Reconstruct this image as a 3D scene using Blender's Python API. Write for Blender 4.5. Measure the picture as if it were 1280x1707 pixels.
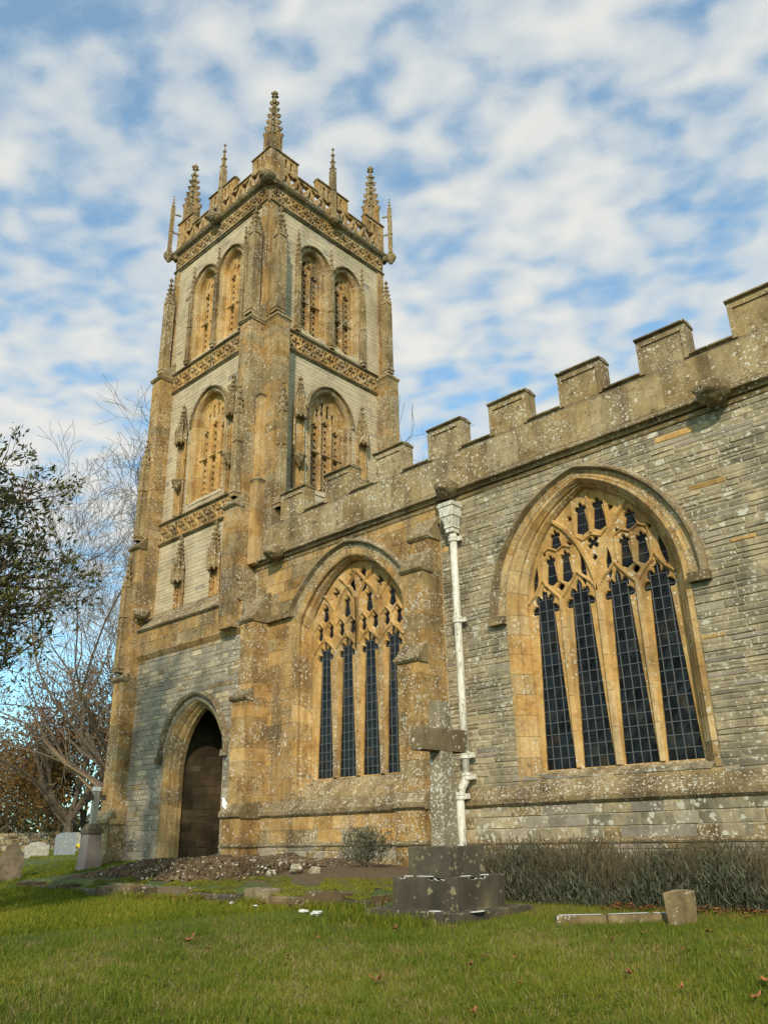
import bpy, math, random
import numpy as np
from mathutils import Vector, Matrix
from mathutils.geometry import tessellate_polygon
R = random.Random(7)
PI = math.pi
scene = bpy.context.scene
COL = scene.collection
for o in list(bpy.data.objects): bpy.data.objects.remove(o)

# ------------------------------------------------------------------ camera
FPX = 1345.0; PITCH = 0.3816; ROLL = -0.0227; YAW = 0.7442; CAMH = 1.5
cp, sp = math.cos(PITCH), math.sin(PITCH); cr, sr = math.cos(ROLL), math.sin(ROLL)
M = Matrix(((cr, sr, 0), (-sr, cr, 0), (0, 0, 1))) @ Matrix(((1, 0, 0), (0, -sp, cp), (0, cp, sp))) @ \
    Matrix(((math.cos(YAW), math.sin(YAW), 0), (-math.sin(YAW), math.cos(YAW), 0), (0, 0, 1)))
rt, up, fw = M[0], M[1], M[2]
cam_d = bpy.data.cameras.new('camera'); cam = bpy.data.objects.new('camera', cam_d); COL.objects.link(cam)
cam.matrix_world = Matrix(((rt.x, up.x, -fw.x, 0), (rt.y, up.y, -fw.y, 0), (rt.z, up.z, -fw.z, CAMH), (0, 0, 0, 1)))
cam_d.sensor_fit = 'HORIZONTAL'; cam_d.sensor_width = 36.0; cam_d.lens = 36.0 * FPX / 1280.0
cam_d.clip_start = 0.1; cam_d.clip_end = 3000
scene.camera = cam
scene.render.resolution_x = 767; scene.render.resolution_y = 1024
CAM = Vector((0, 0, CAMH))
def proj(p):
    c = M @ (Vector(p) - CAM)
    if c.z < 0.1: return None
    return (640 + FPX * c.x / c.z, 853.5 - FPX * c.y / c.z)

# ------------------------------------------------------------------ light
SUN_EL = math.radians(29); SUN_DX, SUN_DY = 0.62, -0.78
az = math.atan2(SUN_DX, SUN_DY)
L = Vector((SUN_DX, SUN_DY, 0)).normalized() * math.cos(SUN_EL) + Vector((0, 0, math.sin(SUN_EL)))
sd = bpy.data.lights.new('sun', 'SUN'); sd.energy = 4.0; sd.angle = math.radians(1.0); sd.color = (1, .89, .70)
so = bpy.data.objects.new('sun', sd); COL.objects.link(so)
so.rotation_euler = (-L).to_track_quat('-Z', 'Y').to_euler(); so.location = (0, -20, 30)

world = bpy.data.worlds.new('World'); scene.world = world; world.use_nodes = True
nt = world.node_tree; nt.nodes.clear()
def N(t, typ, loc=None, **kw):
    n = t.nodes.new(typ)
    for k, v in kw.items():
        if hasattr(n, k) and not k.startswith('i_'): setattr(n, k, v)
    return n
def math_n(t, op, a, b=None, c=None, clamp=False):
    n = t.nodes.new('ShaderNodeMath'); n.operation = op; n.use_clamp = clamp
    for i, v in enumerate((a, b, c)):
        if v is None: continue
        if isinstance(v, (int, float)): n.inputs[i].default_value = v
        else: t.links.new(v, n.inputs[i])
    return n.outputs[0]
def mixc(t, fac, a, b, blend='MIX'):
    n = t.nodes.new('ShaderNodeMix'); n.data_type = 'RGBA'; n.blend_type = blend
    for i, v in ((0, fac), (6, a), (7, b)):
        if isinstance(v, (int, float)): n.inputs[i].default_value = v
        elif isinstance(v, tuple): n.inputs[i].default_value = (v[0], v[1], v[2], 1)
        else: t.links.new(v, n.inputs[i])
    return n.outputs[2]
def ramp(t, fac, stops, interp='LINEAR'):
    n = t.nodes.new('ShaderNodeValToRGB'); n.color_ramp.interpolation = interp
    e = n.color_ramp.elements
    while len(e) < len(stops): e.new(.5)
    for i, (p, c) in enumerate(stops):
        e[i].position = p; e[i].color = (c[0], c[1], c[2], 1) if isinstance(c, tuple) else (c, c, c, 1)
    t.links.new(fac, n.inputs[0]); return n.outputs[0]
def noise(t, vec, scale, detail=4, rough=.55, dist=0.):
    n = t.nodes.new('ShaderNodeTexNoise'); n.inputs['Scale'].default_value = scale
    n.inputs['Detail'].default_value = detail; n.inputs['Roughness'].default_value = rough
    n.inputs['Distortion'].default_value = dist
    if vec is not None: t.links.new(vec, n.inputs['Vector'])
    return n.outputs[0]

sky = nt.nodes.new('ShaderNodeTexSky'); sky.sky_type = 'NISHITA'; sky.sun_disc = False
sky.sun_elevation = SUN_EL; sky.sun_rotation = math.atan2(SUN_DX, SUN_DY)
sky.air_density = 1.0; sky.dust_density = 0.6; sky.ozone_density = 1.6
tc = nt.nodes.new('ShaderNodeTexCoord')
sx = nt.nodes.new('ShaderNodeSeparateXYZ'); nt.links.new(tc.outputs['Generated'], sx.inputs[0])
zz = math_n(nt, 'MAXIMUM', sx.outputs[2], 0.02)
den = math_n(nt, 'ADD', zz, 0.10)
cu = math_n(nt, 'DIVIDE', sx.outputs[0], den); cv = math_n(nt, 'DIVIDE', sx.outputs[1], den)
# streets of altocumulus: rotate and stretch
ca, sa = math.cos(math.radians(-28)), math.sin(math.radians(-28))
ru = math_n(nt, 'SUBTRACT', math_n(nt, 'MULTIPLY', cu, ca), math_n(nt, 'MULTIPLY', cv, sa))
rv = math_n(nt, 'ADD', math_n(nt, 'MULTIPLY', cu, sa), math_n(nt, 'MULTIPLY', cv, ca))
cb = nt.nodes.new('ShaderNodeCombineXYZ'); nt.links.new(math_n(nt, 'MULTIPLY', ru, 0.85), cb.inputs[0]); nt.links.new(rv, cb.inputs[1])
cb.inputs[2].default_value = 3.7
n_big = noise(nt, cb.outputs[0], 2.0, 2, .5, .2)
n_mid = noise(nt, cb.outputs[0], 15., 1, .4, .25)
n_fin = noise(nt, cb.outputs[0], 36., 5, .65, .4)
s = math_n(nt, 'ADD', math_n(nt, 'ADD', math_n(nt, 'MULTIPLY', n_big, .48), math_n(nt, 'MULTIPLY', n_mid, .66)), math_n(nt, 'MULTIPLY', n_fin, .26))
mask = ramp(nt, s, [(0.42, 0.08), (0.54, 0.42), (0.66, .80), (0.80, .97)])
low = ramp(nt, sx.outputs[2], [(0.14, 0.0), (0.30, 1.0)])
mask = math_n(nt, 'MULTIPLY', mask, low)
veil = math_n(nt, 'MULTIPLY', ramp(nt, sx.outputs[2], [(0.0, 0.22), (0.25, .20), (0.5, .26)]), 1.0)
mask = math_n(nt, 'MAXIMUM', mask, veil)
ccol = ramp(nt, math_n(nt, 'ADD', math_n(nt, 'MULTIPLY', n_mid, .6), math_n(nt, 'MULTIPLY', n_big, .5)), [(0.40, (5.7, 6.7, 7.5)), (0.56, (7.5, 7.9, 7.9)), (0.72, (9.0, 8.9, 8.4))])
skyc = mixc(nt, 1.0, sky.outputs[0], (1.70, 2.70, 2.75), 'MULTIPLY')
wc = mixc(nt, mask, skyc, ccol)
bg = nt.nodes.new('ShaderNodeBackground'); bg.inputs[1].default_value = 0.090
nt.links.new(wc, bg.inputs[0])
wo = nt.nodes.new('ShaderNodeOutputWorld'); nt.links.new(bg.outputs[0], wo.inputs[0])
vs = scene.view_settings; vs.view_transform = 'Standard'; vs.look = 'None'; vs.exposure = 0.06; vs.gamma = 1.0; vs.use_curve_mapping = False

# ------------------------------------------------------------------ materials
def new_mat(name):
    m = bpy.data.materials.new(name); m.use_nodes = True; m.node_tree.nodes.clear()
    t = m.node_tree
    out = t.nodes.new('ShaderNodeOutputMaterial'); b = t.nodes.new('ShaderNodeBsdfPrincipled')
    t.links.new(b.outputs[0], out.inputs[0]); return m, t, b
def stone_mat(name, cols, alt, stain=.6, staincol=(.055, .035, .02), lichen=.5, lichcol=(.60, .57, .47), streak=.5, bump=.012, rough=.92, big=1.1, spot=8., grain=1.0):
    m, t, b = new_mat(name)
    g = t.nodes.new('ShaderNodeNewGeometry'); P = g.outputs['Position']
    mp = t.nodes.new('ShaderNodeMapping'); mp.inputs['Scale'].default_value = (1, 1, .28); t.links.new(P, mp.inputs[0])
    n1 = noise(t, P, big, 5, .6); n2 = noise(t, P, 9, 4, .65); n3 = noise(t, P, 38, 4, .7)
    base = ramp(t, n1, cols)
    at = t.nodes.new('ShaderNodeAttribute'); at.attribute_name = 'tint'
    tn = at.outputs['Fac']
    base = mixc(t, math_n(t, 'MULTIPLY', math_n(t, 'MAXIMUM', tn, 0.0), .85, clamp=True), base, alt)
    v = math_n(t, 'ADD', math_n(t, 'MULTIPLY', n2, .7 * grain), math_n(t, 'MULTIPLY', n3, .55 * grain))
    v = math_n(t, 'ADD', v, 1.0 - .61 * grain)
    v = math_n(t, 'ADD', v, math_n(t, 'MULTIPLY', math_n(t, 'MINIMUM', tn, 0.0), .42))
    base = mixc(t, 1.0, base, v, 'MULTIPLY')
    # dark weathering, streaked downwards
    st = noise(t, mp.outputs[0], 1.5, 7, .68)
    sm = math_n(t, 'MULTIPLY', ramp(t, st, [(0.46, 0.0), (0.64, .85), (0.75, 1.0)]), stain * .9)
    st2 = noise(t, P, 6, 6, .75)
    sm2 = math_n(t, 'MULTIPLY', ramp(t, st2, [(0.52, 0.0), (0.66, 1.0)]), stain * streak)
    sm = math_n(t, 'MAXIMUM', sm, sm2)
    base = mixc(t, sm, base, staincol)
    # lichen rosettes in three sizes
    sn_ = t.nodes.new('ShaderNodeSeparateXYZ'); t.links.new(g.outputs['True Normal'], sn_.inputs[0]); nzz = math_n(t, 'MAXIMUM', sn_.outputs[2], 0.0)
    lm = None
    for sc, thr, gate_s, k in ((spot, .32, 1.1, 1.0), (spot * 2.0, .36, 2.2, 1.15), (spot * .42, .20, .9, .50)):
        vo = t.nodes.new('ShaderNodeTexVoronoi'); vo.inputs['Scale'].default_value = sc
        off = t.nodes.new('ShaderNodeVectorMath'); off.operation = 'ADD'
        nn = t.nodes.new('ShaderNodeTexNoise'); nn.inputs['Scale'].default_value = sc * 2.2; nn.inputs['Detail'].default_value = 3
        t.links.new(P, nn.inputs['Vector'])
        vm = t.nodes.new('ShaderNodeVectorMath'); vm.operation = 'SCALE'; vm.inputs['Scale'].default_value = .9 / sc
        t.links.new(nn.outputs['Color'], vm.inputs[0]); t.links.new(P, off.inputs[0]); t.links.new(vm.outputs[0], off.inputs[1])
        t.links.new(off.outputs[0], vo.inputs['Vector'])
        sep = t.nodes.new('ShaderNodeSeparateColor'); t.links.new(vo.outputs['Color'], sep.inputs[0])
        gate = math_n(t, 'ADD', math_n(t, 'ADD', math_n(t, 'MULTIPLY', noise(t, P, gate_s * .7, 4, .65), 2.6), math_n(t, 'MULTIPLY', nzz, .30)), math_n(t, 'MULTIPLY', sep.outputs[0], .50))
        gate = math_n(t, 'GREATER_THAN', gate, 1.90 - .40 * lichen * k)
        rad = math_n(t, 'MULTIPLY', math_n(t, 'ADD', sep.outputs[1], .35), thr)
        d = math_n(t, 'MULTIPLY', math_n(t, 'SUBTRACT', rad, vo.outputs['Distance']), 14., clamp=True)
        d = math_n(t, 'MULTIPLY', d, gate)
        lm = d if lm is None else math_n(t, 'MAXIMUM', lm, d)
    lm = math_n(t, 'MULTIPLY', lm, math_n(t, 'ADD', math_n(t, 'MULTIPLY', n3, 1.1), .10), clamp=True)
    base = mixc(t, lm, base, lichcol)
    t.links.new(base, b.inputs['Base Color']); b.inputs['Roughness'].default_value = rough
    b.inputs['Specular IOR Level'].default_value = .25
    bp = t.nodes.new('ShaderNodeBump'); bp.inputs['Strength'].default_value = .9; bp.inputs['Distance'].default_value = bump
    h = math_n(t, 'ADD', math_n(t, 'ADD', n2, math_n(t, 'MULTIPLY', n3, .6)), math_n(t, 'MULTIPLY', lm, .25))
    t.links.new(h, bp.inputs['Height']); t.links.new(bp.outputs[0], b.inputs['Normal'])
    return m
def plain_mat(name, col, rough=.7, var=.25, scale=6., bump=.004, spec=.3, col2=None, metal=0.):
    m, t, b = new_mat(name)
    g = t.nodes.new('ShaderNodeNewGeometry'); P = g.outputs['Position']
    n1 = noise(t, P, scale, 5, .6)
    c2 = col2 or tuple(c * (1 - var) for c in col)
    at = t.nodes.new('ShaderNodeAttribute'); at.attribute_name = 'tint'
    base = ramp(t, n1, [(.35, c2), (.65, col)])
    base = mixc(t, 1.0, base, math_n(t, 'ADD', math_n(t, 'MULTIPLY', at.outputs['Fac'], .4), 1.0), 'MULTIPLY')
    t.links.new(base, b.inputs['Base Color']); b.inputs['Roughness'].default_value = rough
    b.inputs['Specular IOR Level'].default_value = spec; b.inputs['Metallic'].default_value = metal
    if bump:
        bp = t.nodes.new('ShaderNodeBump'); bp.inputs['Distance'].default_value = bump; bp.inputs['Strength'].default_value = .8
        t.links.new(noise(t, P, scale * 5, 4, .6), bp.inputs['Height']); t.links.new(bp.outputs[0], b.inputs['Normal'])
    return m
HAM = stone_mat('ham_stone', [(.30, (.18, .10, .035)), (.44, (.31, .18, .058)), (.56, (.38, .235, .085)), (.70, (.31, .225, .115))], (.41, .30, .155), stain=.9, lichen=.85, streak=.8, spot=12., big=1.6)
HAMC = stone_mat('ham_stone_clean', [(.30, (.31, .17, .055)), (.5, (.46, .275, .092)), (.7, (.51, .35, .155))], (.49, .38, .22), stain=.7, lichen=.35, streak=.6, spot=13., big=1.6)
HAMW = stone_mat('ham_stone_weathered', [(.30, (.17, .115, .048)), (.5, (.285, .20, .09)), (.7, (.35, .265, .135))], (.37, .31, .19), stain=.9, lichen=.8, spot=12., streak=.9)
HAMD = stone_mat('ham_stone_dirty', [(.30, (.115, .08, .04)), (.5, (.20, .145, .07)), (.7, (.29, .22, .12))], (.35, .30, .20), stain=.9, lichen=.65, spot=14., streak=.9)
LIAS = stone_mat('lias_rubble', [(.36, (.15, .132, .098)), (.50, (.31, .26, .168)), (.64, (.41, .335, .205))], (.46, .34, .17), stain=.95, staincol=(.115, .10, .07), lichen=.95, lichcol=(.58, .56, .47), spot=5., streak=1.0, big=1.9)
LIASL = stone_mat('lias_pale_coursed', [(.30, (.38, .31, .20)), (.5, (.47, .385, .255)), (.7, (.52, .435, .295))], (.47, .36, .19), stain=.5, staincol=(.20, .155, .09), lichen=.45, streak=.5, spot=9.)
LIASD = stone_mat('lias_grey_coursed', [(.30, (.23, .195, .155)), (.5, (.31, .265, .205)), (.7, (.37, .315, .24))], (.36, .28, .15), stain=.6, staincol=(.10, .09, .068), lichen=.45, streak=.8, spot=9.)
MORT = stone_mat('mortar', [(.3, (.17, .125, .07)), (.7, (.27, .20, .115))], (.3, .25, .17), stain=.6, lichen=.5, spot=12.)
MORTG = stone_mat('mortar_tan', [(.3, (.26, .215, .135)), (.7, (.38, .315, .20))], (.3, .25, .17), stain=.7, staincol=(.12, .10, .07), lichen=.6)
DARKST = stone_mat('dark_grave_stone', [(.3, (.04, .033, .023)), (.5, (.075, .063, .045)), (.68, (.15, .12, .07))], (.14, .12, .09), stain=.6, staincol=(.03, .026, .02), lichen=.35, lichcol=(.30, .25, .14), spot=7.)
PALEST = stone_mat('pale_grave_stone', [(.3, (.22, .18, .12)), (.6, (.36, .31, .22))], (.5, .46, .38), stain=.6, lichen=.55, lichcol=(.72, .71, .66))
SHAFT = stone_mat('lichened_cross_stone', [(.3, (.12, .095, .06)), (.6, (.25, .205, .135))], (.5, .46, .38), stain=.9, lichen=1.3, lichcol=(.66, .64, .57), spot=13.)
RUB = stone_mat('rubble_brown', [(.3, (.06, .042, .022)), (.6, (.135, .09, .045))], (.26, .21, .14), stain=.6, lichen=.2)
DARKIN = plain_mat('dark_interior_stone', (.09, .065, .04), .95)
def painted_iron():
    m, t, b = new_mat('white_painted_iron'); g = t.nodes.new('ShaderNodeNewGeometry'); P = g.outputs['Position']
    mp = t.nodes.new('ShaderNodeMapping'); mp.inputs['Scale'].default_value = (1, 1, .18); t.links.new(P, mp.inputs[0])
    c = ramp(t, noise(t, mp.outputs[0], 22, 5, .7), [(.35, (.34, .30, .22)), (.5, (.58, .55, .47)), (.65, (.66, .64, .57))])
    c = mixc(t, ramp(t, noise(t, P, 14, 6, .8), [(.59, 0.), (.62, 1.)]), c, (.14, .07, .035))
    t.links.new(c, b.inputs['Base Color']); b.inputs['Roughness'].default_value = .5
    bp = t.nodes.new('ShaderNodeBump'); bp.inputs['Distance'].default_value = .004; t.links.new(noise(t, P, 30, 3), bp.inputs['Height']); t.links.new(bp.outputs[0], b.inputs['Normal'])
    return m
WHITE = painted_iron()
FEATH = plain_mat('white_feathers', (.86, .85, .82), .8, .1, 20., .01)
LEAD = plain_mat('lead_strips', (.10, .105, .105), .5, .3, 20., .0, spec=.5)
LEADW = plain_mat('pale_putty', (.55, .52, .45), .7, .2, 20., .0)
BARK = plain_mat('bark', (.16, .12, .085), .95, .5, 8., .03)
BARKO = plain_mat('pale_bark', (.25, .18, .11), .95, .4, 8., .03)  # lighter brown bark for the forking bare tree
GRAN = plain_mat('pink_granite', (.24, .19, .165), .5, .3, 40., .0)
SLATEB = plain_mat('blue_slate', (.22, .25, .27), .6, .25, 8., .003)
PALEG = plain_mat('weathered_limestone', (.38, .36, .30), .9, .35, 8., .01)
LEAFB = plain_mat('dead_leaf', (.30, .12, .045), .8, .5, 15., .0)
LICHW = plain_mat('white_lichen_crust', (.72, .72, .68), .95, .2, 30., .01)
YEL = plain_mat('yellow_petals', (.7, .5, .04), .7)
def glass_mat():
    m, t, b = new_mat('dark_leaded_glass')
    at = t.nodes.new('ShaderNodeAttribute'); at.attribute_name = 'tint'
    g = t.nodes.new('ShaderNodeNewGeometry')
    n = noise(t, g.outputs['Position'], 3, 3)
    c = ramp(t, math_n(t, 'ADD', n, math_n(t, 'MULTIPLY', at.outputs['Fac'], .12)), [(.3, (.004, .005, .006)), (.62, (.012, .013, .014)), (.8, (.045, .032, .016))])
    t.links.new(c, b.inputs['Base Color']); b.inputs['Roughness'].default_value = .12
    b.inputs['IOR'].default_value = 1.45; b.inputs['Specular IOR Level'].default_value = .24
    bp = t.nodes.new('ShaderNodeBump'); bp.inputs['Distance'].default_value = .012; bp.inputs['Strength'].default_value = .5
    t.links.new(noise(t, g.outputs['Position'], 9, 2), bp.inputs['Height']); t.links.new(bp.outputs[0], b.inputs['Normal'])
    return m
GLASS = glass_mat()
def leaf_mat(name, c1, c2, c3, rough=.55, trans=.25):
    m, t, b = new_mat(name)
    at = t.nodes.new('ShaderNodeAttribute'); at.attribute_name = 'tint'
    c = ramp(t, math_n(t, 'ADD', math_n(t, 'MULTIPLY', at.outputs['Fac'], .5), .5), [(0., c1), (.5, c2), (1., c3)])
    t.links.new(c, b.inputs['Base Color']); b.inputs['Roughness'].default_value = rough
    b.inputs['Specular IOR Level'].default_value = .3
    if trans:
        tr = t.nodes.new('ShaderNodeBsdfTranslucent'); t.links.new(c, tr.inputs[0])
        ms = t.nodes.new('ShaderNodeMixShader'); ms.inputs[0].default_value = trans
        out = [n for n in t.nodes if n.type == 'OUTPUT_MATERIAL'][0]
        t.links.new(b.outputs[0], ms.inputs[1]); t.links.new(tr.outputs[0], ms.inputs[2]); t.links.new(ms.outputs[0], out.inputs[0])
    return m
GRASS = leaf_mat('grass_blades', (.055, .085, .005), (.14, .175, .008), (.31, .26, .035), .75, .35)
EVERG = leaf_mat('evergreen_leaf', (.028, .038, .010), (.08, .085, .02), (.21, .175, .05), .35, .25)
AUTUMN = leaf_mat('autumn_leaf', (.10, .06, .02), (.17, .10, .03), (.36, .18, .03), .8, .3)
DRYLEAF = leaf_mat('brown_dry_leaf', (.13, .07, .035), (.22, .12, .06), (.34, .20, .10), .8, .3)
LAV = leaf_mat('lavender_leaf', (.035, .036, .02), (.085, .09, .052), (.20, .20, .135), .85, .2)
LAVS = leaf_mat('lavender_stalk', (.045, .036, .02), (.095, .075, .042), (.18, .14, .08), .9, .1)
HEDGE = leaf_mat('far_hedge_leaf', (.025, .03, .012), (.06, .055, .022), (.11, .09, .03), .8, .2)

# ------------------------------------------------------------------ objects and parenting
def tag(o, label=None, cat=None, group=None, kind=None):
    if label: o['label'] = label
    if cat: o['category'] = cat
    if group: o['group'] = group
    if kind: o['kind'] = kind
    return o
def thing(name, loc, label, cat, group=None):
    e = bpy.data.objects.new(name, None); e.location = loc; COL.objects.link(e); e.empty_display_size = .3
    e['wm'] = 0
    return tag(e, label, cat, group)
def set_parent(o, p):
    o.parent = p
    if p.type == 'EMPTY': o.matrix_parent_inverse = Matrix.Translation(-p.location)
class MB:
    def __init__(s): s.v = []; s.f = []; s.t = []; s.m = []; s.tint = 0.; s.mi = 0
    def add(s, vs, fs):
        b = len(s.v); s.v.extend(vs)
        for f in fs: s.f.append([i + b for i in f]); s.t.append(s.tint); s.m.append(s.mi)
    def build(s, name, mat, parent=None, label=None, kind=None, smooth=False):
        me = bpy.data.meshes.new(name); me.from_pydata([tuple(v) for v in s.v], [], s.f)
        mats = mat if isinstance(mat, (list, tuple)) else [mat]
        for m in mats: me.materials.append(m)
        a = me.attributes.new('tint', 'FLOAT', 'FACE'); a.data.foreach_set('value', s.t)
        if len(mats) > 1: me.polygons.foreach_set('material_index', s.m)
        if smooth: me.polygons.foreach_set('use_smooth', [True] * len(s.f))
        me.update()
        o = bpy.data.objects.new(name, me); COL.objects.link(o)
        if parent: set_parent(o, parent)
        return tag(o, label, kind=kind)
class Fr:   # face frame: u along the face, v up, d outwards
    def __init__(s, kind, p): s.k = kind; s.p = p
    def __call__(s, u, v, d):
        if s.k == 'S': return (u, s.p - d, v)
        return (s.p + d, u, v)
BOXF = [(0, 1, 2, 3), (7, 6, 5, 4), (0, 4, 5, 1), (1, 5, 6, 2), (2, 6, 7, 3), (3, 7, 4, 0)]
def box(mb, x0, x1, y0, y1, z0, z1, jit=0., taper=0.):
    p = [(x0, y0, z0), (x1, y0, z0), (x1, y1, z0), (x0, y1, z0)]
    q = [(x0 + taper, y0 + taper, z1), (x1 - taper, y0 + taper, z1), (x1 - taper, y1 - taper, z1), (x0 + taper, y1 - taper, z1)]
    vs = p + q
    if jit: vs = [tuple(c + R.uniform(-jit, jit) for c in v) for v in vs]
    mb.add(vs, BOXF)
def fbox(mb, F, u0, u1, v0, v1, d0, d1):
    mb.add([F(u0, v0, d0), F(u1, v0, d0), F(u1, v1, d0), F(u0, v1, d0), F(u0, v0, d1), F(u1, v0, d1), F(u1, v1, d1), F(u0, v1, d1)], BOXF)
def extrude_u(mb, F, u0, u1, prof, wob=0.):   # prof: [(d, v)...] closed
    n = len(prof); k = max(1, int((u1 - u0) / .45)) if wob else 1
    rings = []
    for i in range(k + 1):
        u = u0 + (u1 - u0) * i / k; w = R.uniform(-wob, wob) if wob else 0
        rings += [F(u, v + w, d + w * .5) for d, v in prof]
    fs = []
    for i in range(k):
        for j in range(n): a, b = i * n + j, i * n + (j + 1) % n; fs.append((a, b, b + n, a + n))
    fs.append(tuple(range(n))); fs.append(tuple(range(k * n + n - 1, k * n - 1, -1)))
    mb.add(rings, fs)
def tube(mb, pts, rad, n=6, caps=True):
    ring = []; N_ = len(pts)
    pts = [Vector(p) for p in pts]
    for i, p in enumerate(pts):
        t = (pts[min(i + 1, N_ - 1)] - pts[max(i - 1, 0)]).normalized()
        a = t.orthogonal().normalized() if abs(t.z) > .95 else t.cross(Vector((0, 0, 1))).normalized()
        if abs(t.z) > .95: a = Vector((1, 0, 0)) - t * t.x; a.normalize()
        b = t.cross(a); r = rad[i] if isinstance(rad, (list, tuple)) else rad
        ring += [tuple(p + (a * math.cos(2 * PI * k / n) + b * math.sin(2 * PI * k / n)) * r) for k in range(n)]
    fs = [(i * n + k, i * n + (k + 1) % n, (i + 1) * n + (k + 1) % n, (i + 1) * n + k) for i in range(N_ - 1) for k in range(n)]
    if caps: fs += [tuple(range(n))[::-1], tuple(range((N_ - 1) * n, N_ * n))]
    mb.add(ring, fs)
def lathe(mb, c, prof, n=8, sq=False, rot=0.):   # prof (r, z)
    vs = []
    for r, z in prof:
        for k in range(n):
            a = rot + 2 * PI * k / n; vs.append((c[0] + r * math.cos(a), c[1] + r * math.sin(a), c[2] + z))
    fs = [(i * n + k, i * n + (k + 1) % n, (i + 1) * n + (k + 1) % n, (i + 1) * n + k) for i in range(len(prof) - 1) for k in range(n)]
    fs += [tuple(range(n))[::-1], tuple(range((len(prof) - 1) * n, len(prof) * n))]
    mb.add(vs, fs)
def offs(loop, e):   # move each vertex e outwards of a counter-clockwise loop
    n = len(loop); out = []
    for i in range(n):
        x0, y0 = loop[i - 1]; x1, y1 = loop[i]; x2, y2 = loop[(i + 1) % n]
        a = Vector((y1 - y0, -(x1 - x0))); b = Vector((y2 - y1, -(x2 - x1)))
        if a.length < 1e-7: a = b
        if b.length < 1e-7: b = a
        if a.length < 1e-7: out.append(loop[i]); continue
        a.normalize(); b.normalize(); m = a + b
        if m.length < .5: m = a + b * .2
        m.normalize(); k = 1 / max(.6, m.dot(a)); out.append((x1 + m.x * e * k, y1 + m.y * e * k))
    return out
def ccw(l):
    a = sum(l[i - 1][0] * l[i][1] - l[i][0] * l[i - 1][1] for i in range(len(l)))
    return l if a > 0 else l[::-1]
def plate(mb, F, outer, holes, d1, d0, ch=0., back=False, outer_side=True):
    outer = ccw(outer); holes = [ccw(h) for h in holes]
    front = [offs(h, ch) for h in holes] if ch else holes
    loops = [outer] + front
    flat = [p for l in loops for p in l]
    tris = tessellate_polygon([[Vector((p[0], p[1], 0)) for p in l] for l in loops])
    mb.add([F(p[0], p[1], d1) for p in flat], [tuple(t) for t in tris])
    if back: mb.add([F(p[0], p[1], d0) for p in flat], [tuple(t) for t in tris])
    for h, fr in zip(holes, front):
        n = len(h)
        if ch:
            mb.add([F(p[0], p[1], d1) for p in fr] + [F(p[0], p[1], d1 - ch * 1.3) for p in h], [(i, (i + 1) % n, (i + 1) % n + n, i + n) for i in range(n)])
        mb.add([F(p[0], p[1], d1 - ch * 1.3) for p in h] + [F(p[0], p[1], d0) for p in h], [(i, (i + 1) % n, (i + 1) % n + n, i + n) for i in range(n)])
    if outer_side:
        n = len(outer)
        mb.add([F(p[0], p[1], d1) for p in outer] + [F(p[0], p[1], d0) for p in outer], [(i, (i + 1) % n, (i + 1) % n + n, i + n) for i in range(n)])
def arch_half(hw, rise, t):   # t 0 at right spring .. 1 at apex, pointed two-centred (or depressed) arch
    if rise >= hw:
        Rr = (hw * hw + rise * rise) / (2 * hw); a = math.asin(min(1, rise / Rr)) * t
        return (hw - Rr + Rr * math.cos(a), Rr * math.sin(a))
    Rr = (hw * hw + rise * rise) / (2 * rise)   # depressed: bow upwards, blend to a point
    q = math.cos(PI / 2 * t) * .45 + (1 - t) * .55
    return (hw * q, rise * (.80 * (1 - q ** 2.3) + .20 * (1 - q)))
def arch_pts(cx, hw, zs, rise, n=10):
    r = [arch_half(hw, rise, i / n) for i in range(n + 1)]
    pts = [(cx + x, zs + z) for x, z in r]
    return pts + [(cx - x, zs + z) for x, z in reversed(r[:-1])]
def arch_w(hw, zs, rise, v):
    if v <= zs: return hw
    if v >= zs + rise: return 0
    lo, hi = 0., 1.
    for _ in range(22):
        m = (lo + hi) / 2
        if arch_half(hw, rise, m)[1] < v - zs: lo = m
        else: hi = m
    return arch_half(hw, rise, lo)[0]
def light(cx, w, zb, zs, rise, foils=5, dep=.28, vb=0., n=None):
    n = n or foils * 6; hw = w / 2
    pts = [(cx - hw, zb + vb), (cx, zb), (cx + hw, zb + vb)] if vb else [(cx - hw, zb), (cx + hw, zb)]
    cy = zs + rise * .3
    for i in range(2 * (n // 2) + 1):
        t = i / (2 * (n // 2)); x, z = arch_half(hw, rise, 1 - abs(1 - 2 * t))
        if t > .5: x = -x
        k = 1 - dep * (1 - abs(math.sin(PI * foils * t)) ** .65)
        px, pz = cx + x, zs + z
        pts.append((cx + (px - cx) * k, cy + (pz - cy) * k))
    return pts
def quatre(cx, cz, r, n=4, rot=PI / 4, k=12, a=.5):
    return [(cx + r * (a + (1 - a) * abs(math.cos(n / 2 * th)) ** .6) * math.cos(th + rot), cz + r * (a + (1 - a) * abs(math.cos(n / 2 * th)) ** .6) * math.sin(th + rot)) for th in [2 * PI * i / (k * 2) for i in range(k * 2)]]
def lens(x0, z0, x1, z1, w, n=5, bias=0.):
    dx, dz = x1 - x0, z1 - z0; l = math.hypot(dx, dz); nx, nz = -dz / l, dx / l
    a = [(x0 + dx * t + nx * (w / 2 * math.sin(PI * t) + bias * math.sin(PI * t)), z0 + dz * t + nz * (w / 2 * math.sin(PI * t) + bias * math.sin(PI * t))) for t in [i / n for i in range(n + 1)]]
    b = [(x0 + dx * t - nx * (w / 2 * math.sin(PI * t) - bias * math.sin(PI * t)), z0 + dz * t - nz * (w / 2 * math.sin(PI * t) - bias * math.sin(PI * t))) for t in [i / n for i in range(n - 1, 0, -1)]]
    return a + b

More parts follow.
